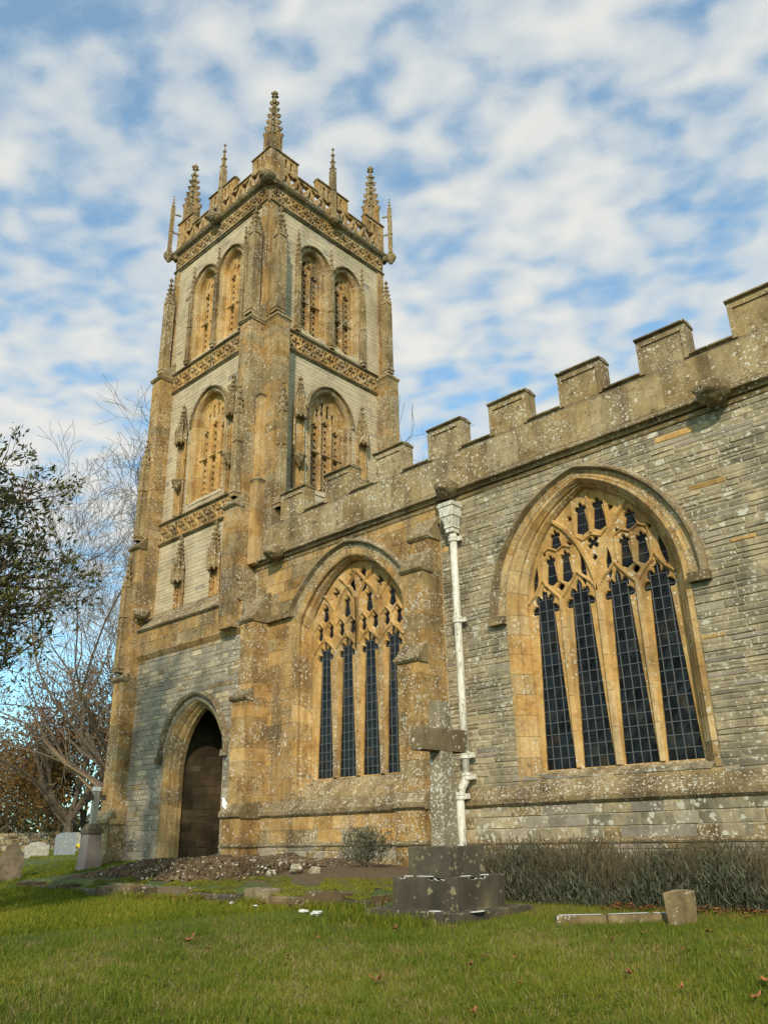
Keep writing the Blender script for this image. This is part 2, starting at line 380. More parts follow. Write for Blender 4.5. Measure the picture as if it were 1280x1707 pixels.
# pieces: the 300 largest in the picture become parts, the rest one 'stuff' part
class Pieces:
    def __init__(s, thing_, name): s.th = thing_; s.n = name; s.items = []
    def add(s, vs, fs, mat, parent, tint=0.):
        qs = [proj(v) for v in vs]
        if any(q is None for q in qs): size = 0; ok = False
        else:
            xs = [q[0] for q in qs]; ys = [q[1] for q in qs]
            ok = max(xs) > 0 and min(xs) < 1280 and max(ys) > 0 and min(ys) < 1707
            size = math.sqrt(max(0, (max(xs) - min(xs)) * (max(ys) - min(ys))))
        s.items.append((size if ok else size * .001, vs, fs, mat, parent, tint))
    def flush(s, cap=300):
        s.items.sort(key=lambda a: -a[0])
        for _, vs, fs, mat, par, tint in s.items[:cap]:
            mb = MB(); mb.tint = tint; mb.add(vs, fs); mb.build(s.n, mat, par)
        rest = s.items[cap:]
        if rest:
            mats = []; mb = MB()
            for _, vs, fs, mat, par, tint in rest:
                if mat not in mats: mats.append(mat)
                mb.mi = mats.index(mat); mb.tint = tint; mb.add(vs, fs)
            mb.build(s.n, mats, s.th, kind='stuff')
def slab(F, q, d0, d1, bev, jit=0., skew=0.):   # q: four (u, v) corners counter-clockwise
    cx = sum(p[0] for p in q) / 4; cz = sum(p[1] for p in q) / 4
    o = [F(p[0], p[1], d0) for p in q]; i = []
    e = R.uniform(-skew, skew); e2 = R.uniform(-skew, skew)
    for p in q:
        w = max(abs(p[0] - cx), .01); h = max(abs(p[1] - cz), .01)
        fu = max(0, 1 - bev / w); fv = max(0, 1 - bev / h)
        j = (R.uniform(-jit, jit), R.uniform(-jit, jit))
        i.append(F(cx + (p[0] - cx) * fu + j[0], cz + (p[1] - cz) * fv + j[1], d1 + e * (p[0] - cx) / w + e2 * (p[1] - cz) / h))
    return o + i, [(4, 5, 6, 7), (0, 1, 5, 4), (1, 2, 6, 5), (2, 3, 7, 6), (3, 0, 4, 7)]
def courses(pieces, F, u0, u1, v0, v1, hmin, hmax, wmin, wmax, mats, parent, holes=(), d0=0., dj=(.012, .03), gap=.006, bev=.008, jit=.003, skew=.006, tint=(-.8, .5)):
    v = v0
    while v < v1 - .02:
        h = min(R.uniform(hmin, hmax), v1 - v)
        if v1 - v - h < hmin * .5: h = v1 - v
        spans = [[(u0, u1), (u0, u1)]]
        for fn in holes:
            a = fn(v); b = fn(v + h)
            if a is None and b is None: continue
            if a is None: a = ((b[0] + b[1]) / 2,) * 2
            if b is None: b = ((a[0] + a[1]) / 2,) * 2
            new = []
            for (l0, r0), (l1, r1) in spans:
                if a[1] <= l0 or a[0] >= r0: new.append([(l0, r0), (l1, r1)]); continue
                if a[0] > l0: new.append([(l0, a[0]), (l1, max(l1, b[0]))])
                if a[1] < r0: new.append([(a[1], r0), (min(b[1], r1), r1)])
            spans = new
        for (l0, r0), (l1, r1) in spans:
            cuts = [0.]; wtot = max(r0 - l0, r1 - l1)
            if wtot < .04: continue
            x = R.uniform(0.4, 1) * wmax if wtot > wmax * 1.3 else wtot
            while x < wtot - wmin * .6: cuts.append(x); x += R.uniform(wmin, wmax)
            cuts.append(wtot)
            def lerp(a0, a1, s_, wid): return a0 + (a1 - a0) * s_
            for i in range(len(cuts) - 1):
                s0, s1 = cuts[i] / wtot, cuts[i + 1] / wtot
                # vertical joints stay vertical except at the slanted ends
                if r0 - l0 >= r1 - l1: bl, br = l0 + cuts[i], l0 + cuts[i + 1]; tl, tr = max(bl, l1), min(br, r1)
                else: tl, tr = l1 + cuts[i], l1 + cuts[i + 1]; bl, br = max(tl, l0), min(tr, r0)
                if br - bl < .02 and tr - tl < .02: continue
                if tl > tr: tl = tr = (tl + tr) / 2
                if bl > br: bl = br = (bl + br) / 2
                g = gap
                q = [(bl + g, v + g), (max(br - g, bl + g), v + g), (max(tr - g, tl + g), v + h - g), (tl + g, v + h - g)]
                vs, fs = slab(F, q, d0 - .01, d0 + R.uniform(*dj), bev, jit, skew)
                m = R.choices([a for a, _ in mats], [w for _, w in mats])[0]
                pieces.add(vs, fs, m, parent, R.uniform(*tint))
        v += h

# ================================================================== the church
tower = thing('church_tower', (-21, 16.9, 0.9), 'tall ochre and grey church tower with crocketed pinnacles above an arched doorway', 'church tower')
nave = thing('church_nave', (-9, 14, 0.5), 'long stone church wall with two large traceried windows under plain stepped battlements', 'church building')
TS = Pieces(tower, 'stone'); NS = Pieces(nave, 'stone'); NP = Pieces(nave, 'pane'); NV = Pieces(nave, 'voussoir'); TV = Pieces(tower, 'voussoir')
S14 = Fr('S', 14.0); SP = Fr('S', 13.6); EX = -18.1; FE = Fr('E', EX)
SYM = -21.0; EYM = 17.0     # centre lines of the two tower faces

def rails(F, cx, zb, profile, pieces, mat, parent, zb_list=None, n_j=7, n_a=7, gap=.004, tint=(-.5, .6), from_spring=False, mort=MORT, half=None, nseg=10, inner_mat=None):
    """moulded arch: profile = [(hw, zs, rise, d)...] outer to inner, cut into blocks"""
    def path(pr):
        hw, zs, rise, d = pr; P = []
        if not from_spring:
            for i in range(n_j): P.append((hw, zb + (zs - zb) * i / n_j))
        N_ = n_a * 4
        for i in range(N_ + 1):
            x, z = arch_half(hw, rise, i / N_); P.append((x, zs + z))
        return P
    paths = [path(p) for p in profile]; NN = len(paths[0])
    if not from_spring: blocks = [(i, i + 1) for i in range(n_j)] + [(n_j + 4 * i, n_j + 4 * i + 4) for i in range(n_a)]
    else: blocks = [(4 * i, 4 * i + 4) for i in range(n_a)]
    back = MB(); lift = .007
    for side in (1, -1):
        if half and side != half: continue
        def PT(i, j, t=0., dd=0.):
            x, z = paths[j][i]
            if t: x2, z2 = paths[j][min(i + 1, NN - 1)] if t > 0 else paths[j][max(i - 1, 0)]; l = math.hypot(x2 - x, z2 - z) or 1; x += (x2 - x) / l * abs(t); z += (z2 - z) / l * abs(t)
            if dd: l = math.hypot(x, z - profile[j][1]) if z > profile[j][1] else abs(x) or 1; x += .008 * x / l; z += .008 * (z - profile[j][1]) / l if z > profile[j][1] else 0
            return F(cx + side * x, z, profile[j][3] + dd)
        vs = [PT(i, j, 0, -lift) for i in range(NN) for j in range(len(profile))]; m = len(profile)
        back.add(vs, [(i * m + j, i * m + j + 1, (i + 1) * m + j + 1, (i + 1) * m + j) for i in range(NN - 1) for j in range(m - 1)])
        for a, b in blocks:
            vs = []
            for i in range(a, b + 1):
                t = gap if i == a else (-gap if i == b else 0)
                vs += [PT(i, j, t) for j in range(m)]
            k = b - a + 1
            fs = [(i * m + j, i * m + j + 1, (i + 1) * m + j + 1, (i + 1) * m + j) for i in range(k - 1) for j in range(m - 1)]
            pieces.add(vs, fs, R.choice(mat) if isinstance(mat, list) else mat, parent, R.uniform(*tint))
    back.build('arch_bed', mort, parent)
def hole_fn(cx, hw, zb, zs, rise):
    def f(v):
        if v < zb or v >= zs + rise: return None
        w = arch_w(hw, zs, rise, v); return (cx - w, cx + w)
    return f
def arch_loop(cx, hw, zb, zs, rise, n=10): return [(cx - hw, zb), (cx + hw, zb)] + arch_pts(cx, hw, zs, rise, n)
def string(F, u0, u1, v, parent, mat=HAMD, h=.16, p=.13, name='string_course', slope=.12, wob=.004, lab=None):
    mb = MB(); extrude_u(mb, F, u0, u1, [(-.02, v), (p * .45, v), (p * .55, v + h * .35), (p, v + h * .5), (p, v + h * .75), (0.0, v + h + slope), (-.02, v + h + slope)], wob)
    return mb.build(name, mat, parent, lab)
def panes(pieces, F, u0, u1, v0, v1, nu, nv, d, parent, lead, lw=.0085, horiz=True):
    for i in range(nu):
        for j in range(nv):
            a = u0 + (u1 - u0) * i / nu; b = u0 + (u1 - u0) * (i + 1) / nu; c = v0 + (v1 - v0) * j / nv; e = v0 + (v1 - v0) * (j + 1) / nv
            k = .010; t1, t2 = R.uniform(-k, k), R.uniform(-k, k)
            vs = [F(a, c, d + t1), F(b, c, d - t1), F(b, e, d + t2), F(a, e, d - t2), F(a, c, d - .02), F(b, c, d - .02), F(b, e, d - .02), F(a, e, d - .02)]
            pieces.add(vs, BOXF, GLASS, parent, R.uniform(-1, 1))
    for i in range(nu + 1):
        u = u0 + (u1 - u0) * i / nu; fbox(lead, F, u - lw, u + lw, v0, v1, d - .004, d + .014)
    for j in range(nv + 1):
        v = v0 + (v1 - v0) * j / nv; fbox(lead, F, u0, u1, v - lw * .8, v + lw * .8, d - .006, d + .010 + (.01 if j % 3 == 0 else 0))

# ---------------- nave wall
W2C, W1C = -7.43, -14.2
nw = MB()
w2o = dict(cx=W2C, hw=2.0, zb=2.42, zs=5.75, rise=2.62)
w1o = dict(cx=W1C, hw=1.87, zb=2.42, zs=6.85, rise=1.45)
plate(nw, S14, [(-18.1, -.3), (8, -.3), (8, 9.1), (-18.1, 9.1)], [arch_loop(W2C, 1.88, 2.42, 5.75, 2.545), arch_loop(W1C, 1.885, 2.42, 6.85, 1.46)], -.006, -.55, outer_side=False)
nwall = nw.build('wall', MORTG, nave)
nb = MB(); box(nb, -18.0, 8, 14.95, 15.2, -.3, 9.3); nb.build('inner_wall', DARKIN, nave)
nrf = MB(); box(nrf, -18.05, 8, 14.35, 20, 9.15, 9.25); nrf.build('roof', DARKIN, nave)
# grey rubble east of the drain pipe; ham ashlar to the west
h2 = hole_fn(W2C, 2.0, 2.42, 5.72, 2.66)
courses(NS, S14, -11.1, 2.6, 2.2, 8.95, .07, .155, .28, .85, [(LIAS, 10), (LIASD, 1.2), (HAMC, .12)], nwall, [h2], dj=(.001, .016), gap=.007, bev=.016, jit=.012, skew=.007, tint=(-.8, .35))
courses(NS, Fr('S', 13.86), -11.1, 2.6, 1.36, 1.98, .17, .24, .35, .75, [(LIAS, 4), (LIASD, 2), (HAMW, 1)], nwall, [], dj=(.004, .02), gap=.006, bev=.012, jit=.005, tint=(-.7, .4))
courses(NS, Fr('S', 13.80), -17.9, 2.6, .25, 1.30, .16, .24, .3, .6, [(LIASD, 3), (HAMW, 2)], nwall, [], dj=(.0, .02), gap=.008, bev=.012, jit=.006)
h1 = hole_fn(W1C, 1.87, 2.42, 6.85, 1.46)
courses(NS, S14, -17.9, -11.12, 2.2, 8.98, .28, .38, .45, .9, [(HAM, 5), (HAMC, 1), (HAMW, 1.)], nwall, [h1], dj=(.002, .006), gap=.002, bev=.004, jit=.002, skew=.002, tint=(-.25, .3))
courses(NS, Fr('S', 13.86), -18.0, -11.1, 1.36, 1.98, .3, .31, .4, .8, [(HAM, 2), (HAMC, 1), (HAMW, 1)], nwall, [], dj=(.004, .014), gap=.004, bev=.006, jit=.003, tint=(-.6, .6))
pb = MB()
for (a, b) in ((-18.0, 8),):
    fbox(pb, S14, a, b, 1.2, 2.0, -.1, .135); fbox(pb, S14, a, b, -.3, 1.33, -.1, .195)
pb.build('plinth', MORTG, nave)
def plinth_mould(F, u0, u1, parent, zt=1.97, zl=1.30, e=0.):
    mb = MB(); extrude_u(mb, F, u0, u1, [(-.02, zt), (.17, zt), (.23, zt + .05), (.24, zt + .14), (.20, zt + .18), (.05, zt + .36), (-.02, zt + .42)], .006); mb.build('plinth_moulding', HAMD, parent)
    mb = MB(); extrude_u(mb, F, u0, u1, [(.1, zl), (.24, zl), (.25, zl + .03), (.17, zl + .085), (.1, zl + .1)], .004); mb.build('plinth_moulding', HAMD, parent)
plinth_mould(S14, -17.95, 8, nave)

# window 2 (four lights) ------------------------------------------------
def window_surround(cx, prof, zb, parent, njam, narch, mat, pieces): rails(S14, cx, zb, prof, pieces, mat, parent, n_j=njam, n_a=narch)
wroot2 = MB()
# sill as the window's own base mesh
extrude_u(wroot2, S14, W2C - 2.0, W2C + 2.05, [(-.5, 2.62), (-.30, 2.60), (-.02, 2.44), (.012, 2.40), (.012, 2.2), (-.5, 2.2)], .003)
win2 = wroot2.build('window', HAMW, nave)
prof2 = [(2.0, 5.75, 2.60, 0.0), (2.0, 5.75, 2.60, .022), (1.90, 5.75, 2.56, .022), (1.86, 5.75, 2.54, -.03), (1.79, 5.75, 2.50, -.10), (1.78, 5.75, 2.50, -.16), (1.73, 5.75, 2.47, -.17), (1.67, 5.74, 2.45, -.27), (1.66, 5.74, 2.44, -.40)]
rails(S14, W2C, 2.45, prof2, NV, [HAMC, HAMC, HAM], win2, n_j=8, n_a=7)
ph = [(2.36, 5.75, 2.84, 0.0), (2.36, 5.75, 2.84, .09), (2.31, 5.75, 2.80, .15), (2.26, 5.75, 2.77, .15), (2.22, 5.75, 2.74, .06), (2.21, 5.75, 2.73, .03)]
pr2 = [(2.215, 5.75, 2.74, .025), (2.15, 5.75, 2.70, .038), (2.08, 5.75, 2.65, .018), (2.01, 5.75, 2.605, .030)]
hb = MB()
for sd_ in (-1, 1): fbox(hb, S14, W2C + sd_ * 2.20 - .2, W2C + sd_ * 2.20 + .2, 5.58, 5.75, 0, .15)
hood2 = hb.build('hood_mould', HAMD, nave)
rails(S14, W2C, 5.75, ph, NV, HAMD, hood2, n_a=6, from_spring=True)
rails(S14, W2C, 5.75, pr2, NV, [HAMC, HAM], win2, n_a=8, from_spring=True, tint=(-.3, .9))
def t2(x): return W2C + x
holes = []
LC = [-1.255, -.43, .43, 1.255]
for c in LC: holes.append(light(t2(c), .665, 2.62, 5.66, .62, 5, .40))
def sm(x, zb, zt, w, foils=3, vb=.07): holes.append(light(t2(x), w, zb, zt - w * .75, w * .75, foils, .40, vb, 12))
for s_ in (-1, 1):
    sm(s_ * .67, 6.28, 6.97, .25); sm(s_ * 1.03, 6.28, 6.95, .25); sm(s_ * .86, 7.02, 7.48, .26)
    holes.append(lens(t2(s_ * .28), 6.10, t2(s_ * .30), 6.80, .13, bias=0)); holes.append(lens(t2(s_ * 1.50), 6.10, t2(s_ * 1.38), 6.78, .12))
    holes.append(quatre(t2(s_ * .84), 6.22, .085, 4, 0, 6)); holes.append(quatre(t2(s_ * 1.2), 7.0, .07, 3, 0, 6)); holes.append(quatre(t2(s_ * .55), 7.08, .06, 3, 0, 6))
    holes.append(quatre(t2(s_ * 1.2), 6.16 + .08, .04, 4, 0, 5))
    sm(s_ * .20, 7.20, 7.92, .29)
    holes.append(quatre(t2(s_ * .47), 7.62, .065, 3, 0, 6))
holes.append(quatre(t2(0), 6.98, .15, 4, PI / 4, 8, .35)); holes.append(quatre(t2(0), 6.66, .06, 4, 0, 6))
mb = MB(); plate(mb, S14, arch_loop(W2C, 1.66, 2.60, 5.74, 2.45), holes, -.335, -.435, ch=.022)
tr2 = mb.build('tracery', HAMC, win2)
# raised ribs of the tracery: Y-shaped sub arches and mullion fillets
rb = MB()
def rib(mbr, F, pts, w, d0, d1):
    for i in range(len(pts) - 1):
        (x0, z0), (x1, z1) = pts[i], pts[i + 1]; dx, dz = x1 - x0, z1 - z0; l = math.hypot(dx, dz) or 1; nx, nz = -dz / l * w, dx / l * w
        e = .008; x0 -= dx / l * e; z0 -= dz / l * e; x1 += dx / l * e; z1 += dz / l * e
        a = [(x0 + nx, z0 + nz), (x0 - nx, z0 - nz), (x1 - nx, z1 - nz), (x1 + nx, z1 + nz)]
        k = .35
        b = [(x0 + nx * k, z0 + nz * k), (x0 - nx * k, z0 - nz * k), (x1 - nx * k, z1 - nz * k), (x1 + nx * k, z1 + nz * k)]
        jj = i * .0007
        mbr.add([F(p[0], p[1], d0) for p in a] + [F(p[0], p[1], d1 + jj) for p in b], [(4, 5, 6, 7), (0, 1, 5, 4), (1, 2, 6, 5), (2, 3, 7, 6), (3, 0, 4, 7)])
for s_ in (-1, 1):
    rib(rb, S14, [(t2(s_ * x), z) for x, z in ((.0, 5.9), (.03, 6.2), (.14, 6.6), (.32, 7.02), (.60, 7.42), (.92, 7.72))], .07, -.34, -.27)
    rib(rb, S14, [(t2(s_ * x), z) for x, z in ((.02, 6.0), (.12, 6.17), (.30, 6.33), (.43, 6.46), (.50, 6.34), (.66, 6.14), (.84, 5.95))], .036, -.34, -.288)
    rib(rb, S14, [(t2(s_ * x), z) for x, z in ((.84, 5.95), (1.02, 6.15), (1.16, 6.3), (1.25, 6.46), (1.33, 6.33), (1.45, 6.15), (1.62, 6.0))], .036, -.34, -.290)
    rib(rb, S14, [(t2(s_ * x), z) for x, z in ((.50, 6.45), (.50, 7.0))], .03, -.34, -.300)
    rib(rb, S14, [(t2(s_ * x), z) for x, z in ((.84, 6.35), (.84, 7.0))], .03, -.34, -.302)
    rib(rb, S14, [(t2(s_ * x), z) for x, z in ((1.22, 6.45), (1.20, 7.0))], .03, -.34, -.301)
    rib(rb, S14, [(t2(s_ * x), z) for x, z in ((.50, 7.0), (.67, 7.08), (.84, 7.0), (1.02, 7.1), (1.2, 7.02))], .035, -.34, -.292)
    rib(rb, S14, [(t2(s_ * x), z) for x, z in ((.0, 7.16), (.2, 7.08), (.37, 7.2))], .035, -.34, -.296)
    rib(rb, S14, [(t2(s_ * x), z) for x, z in ((.38, 7.2), (.38, 7.98))], .03, -.34, -.300)
    fbx = (.84 * s_)
    mb = MB(); ext = [(-.34, .0)]
rib(rb, S14, [(t2(0), 7.2), (t2(0), 8.1)], .05, -.34, -.29)
rb.build('tracery_ribs', HAMC, win2)
for x, w in ((-.843, .066), (0, .09), (.843, .066)):
    for k in range(5):
        a = 2.62 + 3.4 * k / 5; b = 2.62 + 3.4 * (k + 1) / 5
        if k < 4 or x != 0: b2 = min(b, 5.98)
        else: b2 = 5.95
        mb = MB(); mb.tint = R.uniform(.5, 1.) if k in (0, 1) and x >= 0 else R.uniform(.0, .6)
        c = t2(x); g = .004
        vs = []
        for z in (a + g, b2 - g): vs += [S14(c - w, z, -.36), S14(c - w * .35, z, -.265), S14(c + w * .35, z, -.265), S14(c + w, z, -.36)]
        mb.add(vs, [(0, 1, 5, 4), (1, 2, 6, 5), (2, 3, 7, 6), (0, 3, 2, 1), (4, 5, 6, 7)]); mb.build('mullion', HAMC, win2)
ld = MB()
for c in LC: panes(NP, S14, t2(c) - .34, t2(c) + .34, 2.60, 6.25, 4, 16, -.40, win2, ld)
for s_ in (-1, 1):
    for (x, zb, zt, w) in ((.67, 6.28, 6.97, .28), (1.03, 6.28, 6.95, .28), (.86, 7.0, 7.5, .29), (.20, 7.18, 7.94, .33)):
        panes(NP, S14, t2(s_ * x) - w / 2, t2(s_ * x) + w / 2, zb, zt, 1, 3, -.402, win2, ld)
    for (x, zb, zt) in ((.29, 6.08, 6.82), (1.44, 6.08, 6.8)): panes(NP, S14, t2(s_ * x) - .12, t2(s_ * x) + .12, zb, zt, 1, 2, -.404, win2, ld)
panes(NP, S14, t2(0) - .22, t2(0) + .22, 6.55, 7.18, 1, 1, -.406, win2, ld)
ld.build('leading', LEAD, win2)
bk = MB(); fbox(bk, S14, W2C - 1.7, W2C + 1.7, 2.4, 8.3, -.62, -.6); bk.build('window_backing', DARKIN, win2)

# window 1 (deep recess, four lights) -----------------------------------
wr = MB(); extrude_u(wr, S14, W1C - 1.86, W1C + 1.86, [(-.5, 2.84), (-.34, 2.82), (-.05, 2.52), (.02, 2.40), (.02, 2.25), (-.5, 2.25)], .006)
win1 = wr.build('window', HAMW, nave)
prof1 = [(2.06, 6.95, 1.53, 0.), (2.06, 6.95, 1.53, .025), (1.90, 6.87, 1.46, .025), (1.87, 6.85, 1.44, 0.), (1.87, 6.85, 1.44, -.09), (1.80, 6.75, 1.50, -.12), (1.76, 6.68, 1.53, -.26), (1.68, 6.45, 1.76, -.29), (1.66, 6.42, 1.78, -.37)]
rails(S14, W1C, 2.5, prof1, NV, [HAMC, HAM, HAM], win1, n_j=10, n_a=8)
ph1 = [(2.30, 7.18, 1.54, 0.), (2.30, 7.18, 1.54, .10), (2.25, 7.16, 1.52, .15), (2.21, 7.14, 1.50, .15), (2.17, 7.12, 1.48, .05), (2.16, 7.12, 1.47, .03)]
hb = MB(); fbox(hb, S14, -17.28, W1C - 2.10, 7.05, 7.2, 0, .15)
hood1 = hb.build('hood_mould', HAMD, nave)
rails(S14, W1C, 7.15, ph1, NV, HAMD, hood1, n_a=6, from_spring=True)
rails(S14, W1C, 7.12, [(2.165, 7.12, 1.475, .03), (2.06, 7.06, 1.49, .035), (1.96, 7.0, 1.48, .02)], NV, HAMW, win1, n_a=8, from_spring=True, tint=(0, .8))
def t1(x): return W1C + x
holes = []; LC1 = [-1.20, -.40, .40, 1.20]
for c in LC1: holes.append(light(t1(c), .60, 2.84, 5.70, .56, 5, .42))
def s1(x, zb, zt, w, f=3): holes.append(light(t1(x), w, zb, zt - w * .9, w * .9, f, .42, .10, 12))
for x in (-1.40, -1.0, -.60, -.20, .20, .60, 1.0, 1.40): s1(x, 6.30 if abs(x) < 1.3 else 6.28, 6.72, .20)
for x in (-1.20, -.40, .40, 1.20): s1(x, 6.76, 7.38 if abs(x) < 1 else 7.28, .25)
for s_ in (-1, 1): s1(s_ * .2, 7.34, 8.02, .24); holes.append(quatre(t1(s_ * .80), 7.50, .13, 4, 0, 8, .4)); holes.append(quatre(t1(s_ * .53), 7.78, .05, 3, 0, 6))
mb = MB(); plate(mb, S14, arch_loop(W1C, 1.66, 2.82, 6.42, 1.78), holes, -.32, -.43, ch=.035)
mb.build('tracery', HAMC, win1)
rb = MB()
for s_ in (-1, 1):
    rib(rb, S14, [(t1(s_ * x), z) for x, z in ((.0, 5.9), (.0, 7.2), (.25, 7.55), (.62, 7.9))], .05, -.33, -.255)
    rib(rb, S14, [(t1(s_ * x), z) for x, z in ((.8, 5.95), (.8, 7.0), (.6, 7.35), (.32, 7.62), (.0, 7.95))], .05, -.33, -.262)
    rib(rb, S14, [(t1(s_ * x), z) for x, z in ((.8, 7.0), (1.0, 7.3), (1.22, 7.52))], .045, -.33, -.266)
    rib(rb, S14, [(t1(s_ * x), z) for x, z in ((.4, 6.35), (.4, 6.75))], .04, -.33, -.27)
    rib(rb, S14, [(t1(s_ * x), z) for x, z in ((1.2, 6.35), (1.2, 6.75))], .04, -.33, -.272)
    for c in (.4, 1.2): rib(rb, S14, [(t1(s_ * c + dx), z) for dx, z in ((-.38, 6.0), (-.2, 6.18), (-.06, 6.28), (0, 6.42), (.06, 6.28), (.2, 6.18), (.38, 6.0))], .04, -.33, -.275)
    for c in (.2, .6, 1.0, 1.4): rib(rb, S14, [(t1(s_ * c + dx), z) for dx, z in ((-.17, 6.62), (-.0, 6.80), (.17, 6.62))], .03, -.33, -.28)
rb.build('tracery_ribs', HAMC, win1)
for x in (-.8, 0, .8):
    for k in range(5):
        a = 2.84 + 3.15 * k / 5; b = 2.84 + 3.15 * (k + 1) / 5; w = .10; c = t1(x); g = .004
        mb = MB(); mb.tint = R.uniform(.2, 1.); vs = []
        for z in (a + g, b - g): vs += [S14(c - w, z, -.36), S14(c - w * .38, z, -.27), S14(c + w * .38, z, -.27), S14(c + w, z, -.36)]
        mb.add(vs, [(0, 1, 5, 4), (1, 2, 6, 5), (2, 3, 7, 6), (0, 3, 2, 1), (4, 5, 6, 7)]); mb.build('mullion', HAM, win1)
ld = MB()
for c in LC1: panes(NP, S14, t1(c) - .31, t1(c) + .31, 2.82, 6.24, 4, 16, -.405, win1, ld, .009)
for x in (-1.4, -1.0, -.6, -.2, .2, .6, 1., 1.4): panes(NP, S14, t1(x) - .13, t1(x) + .13, 6.26, 6.74, 1, 1, -.407, win1, ld, .006)
for x in (-1.2, -.4, .4, 1.2): panes(NP, S14, t1(x) - .14, t1(x) + .14, 6.755, 7.4, 1, 2, -.409, win1, ld, .006)
for x in (-.2, .2): panes(NP, S14, t1(x) - .14, t1(x) + .14, 7.41, 8.04, 1, 2, -.411, win1, ld, .006)
for x in (-.8, .8): panes(NP, S14, t1(x) - .16, t1(x) + .16, 7.41, 7.66, 1, 1, -.413, win1, ld, .006)
ld.build('leading', LEAD, win1)
bk = MB(); fbox(bk, S14, W1C - 1.7, W1C + 1.7, 2.6, 8.3, -.62, -.6); bk.build('window_backing', DARKIN, win1)

# nave string, parapet ---------------------------------------------------
string(S14, -18.0, 8, 8.86, nave, HAMD, .17, .20, 'string_course', .1)
mb = MB(); extrude_u(mb, S14, -18.0, 8, [(-.02, 8.74), (.03, 8.74), (.06, 8.80), (-.02, 8.81)]); mb.build('string_course', HAMW, nave)
pw = MB(); fbox(pw, S14, -17.95, 8, 9.05, 10.0, -.33, .035); par = pw.build('parapet', MORT, nave)
courses(NS, S14, -17.98, 8, 9.12, 9.94, .80, .82, .75, 1.2, [(HAMW, 1)], par, [], d0=.035, dj=(.004, .01), gap=.003, bev=.004, jit=.0, skew=.002, tint=(-.4, .6))
def cope(mb, F, u0, u1, v, e0=.02, e1=.02, dback=-.345, h=.10):
    extrude_u(mb, F, u0 - e0, u1 + e1, [(dback, v), (.045, v), (.06, v + .01), (.11, v + .03), (.11, v + .06), (-.14, v + h), (dback - .02, v + .045)], .004)
LEFTS = [-3.84 + 1.862 * (1 - i) for i in range(9)]; LEFTS = [x - 1.862 for x in LEFTS]
x = -3.86; ml = []
for i in range(-4, 8): ml.append(-3.86 - 1.862 * i)
for i, a in enumerate(ml):
    b = a + 1.03
    if a < -17.2: a = -17.95; b = -17.1
    mb = MB(); mb.tint = R.uniform(-.3, .5)
    fbox(mb, S14, a, b, 10.0 if a > -17.9 else 9.99, 10.78, -.331, .040)
    # raised moulding frame round a sunk panel
    f1 = .042
    fbox(mb, S14, a + .004, a + .10, 10.002, 10.74, .030, .075); fbox(mb, S14, b - .10, b - .004, 10.002, 10.74, .030, .075); fbox(mb, S14, a + .10, b - .10, 10.64, 10.74, .030, .072)
    mer = mb.build('merlon', HAMW, par)
    mb = MB(); cope(mb, S14, a, b, 10.78); mb.build('coping', HAMD, mer)
    if i < len(ml) - 1:
        nb_ = ml[i + 1] + 1.03
        if ml[i + 1] < -17.2: nb_ = -17.1
        mb = MB(); cope(mb, S14, nb_ + .002, a - .002, 10.0, -.006, -.006, h=.10); mb.build('coping', HAMD, par)
# carved heads
def head(c, r, parent, seed, mat=HAMD):
    rr = random.Random(seed); mb = MB(); n1, n2 = 16, 22; vs = []
    for i in range(n1 + 1):
        th = PI * i / n1
        for j in range(n2):
            ph_ = 2 * PI * j / n2; x, y, z = math.sin(th) * math.cos(ph_), math.sin(th) * math.sin(ph_), math.cos(th)
            k = 1.0
            f = max(0, -y)
            k += .34 * f ** 3 * math.exp(-((z + .15) / .30) ** 2)          # muzzle
            k += .22 * f * math.exp(-((z - .35) / .14) ** 2)                # brow
            k -= .28 * f * math.exp(-((z - .10) / .13) ** 2) * math.exp(-((abs(x) - .35) / .18) ** 2)   # eyes
            k -= .25 * f * math.exp(-((z + .42) / .10) ** 2) * math.exp(-(x / .35) ** 2)   # mouth
            k += .16 * math.exp(-((abs(x) - .8) / .2) ** 2) * math.exp(-((z - .3) / .2) ** 2)   # ears
            k += rr.uniform(-.10, .10) + .06 * math.sin(9 * x + seed) * math.sin(8 * z)
            vs.append((c[0] + x * r * k * 1.1, c[1] + y * r * k * 1.05, c[2] + z * r * k * .9))
    fs = [(i * n2 + j, i * n2 + (j + 1) % n2, (i + 1) * n2 + (j + 1) % n2, (i + 1) * n2 + j) for i in range(n1) for j in range(n2)]
    mb.add(vs, fs); return mb.build('carved_head', mat, parent, smooth=True)
head((-16.85, 13.72, 8.98), .26, nave, 1); head((-10.62, 13.70, 8.98), .24, nave, 2); head((-4.32, 13.70, 8.95), .27, nave, 3)

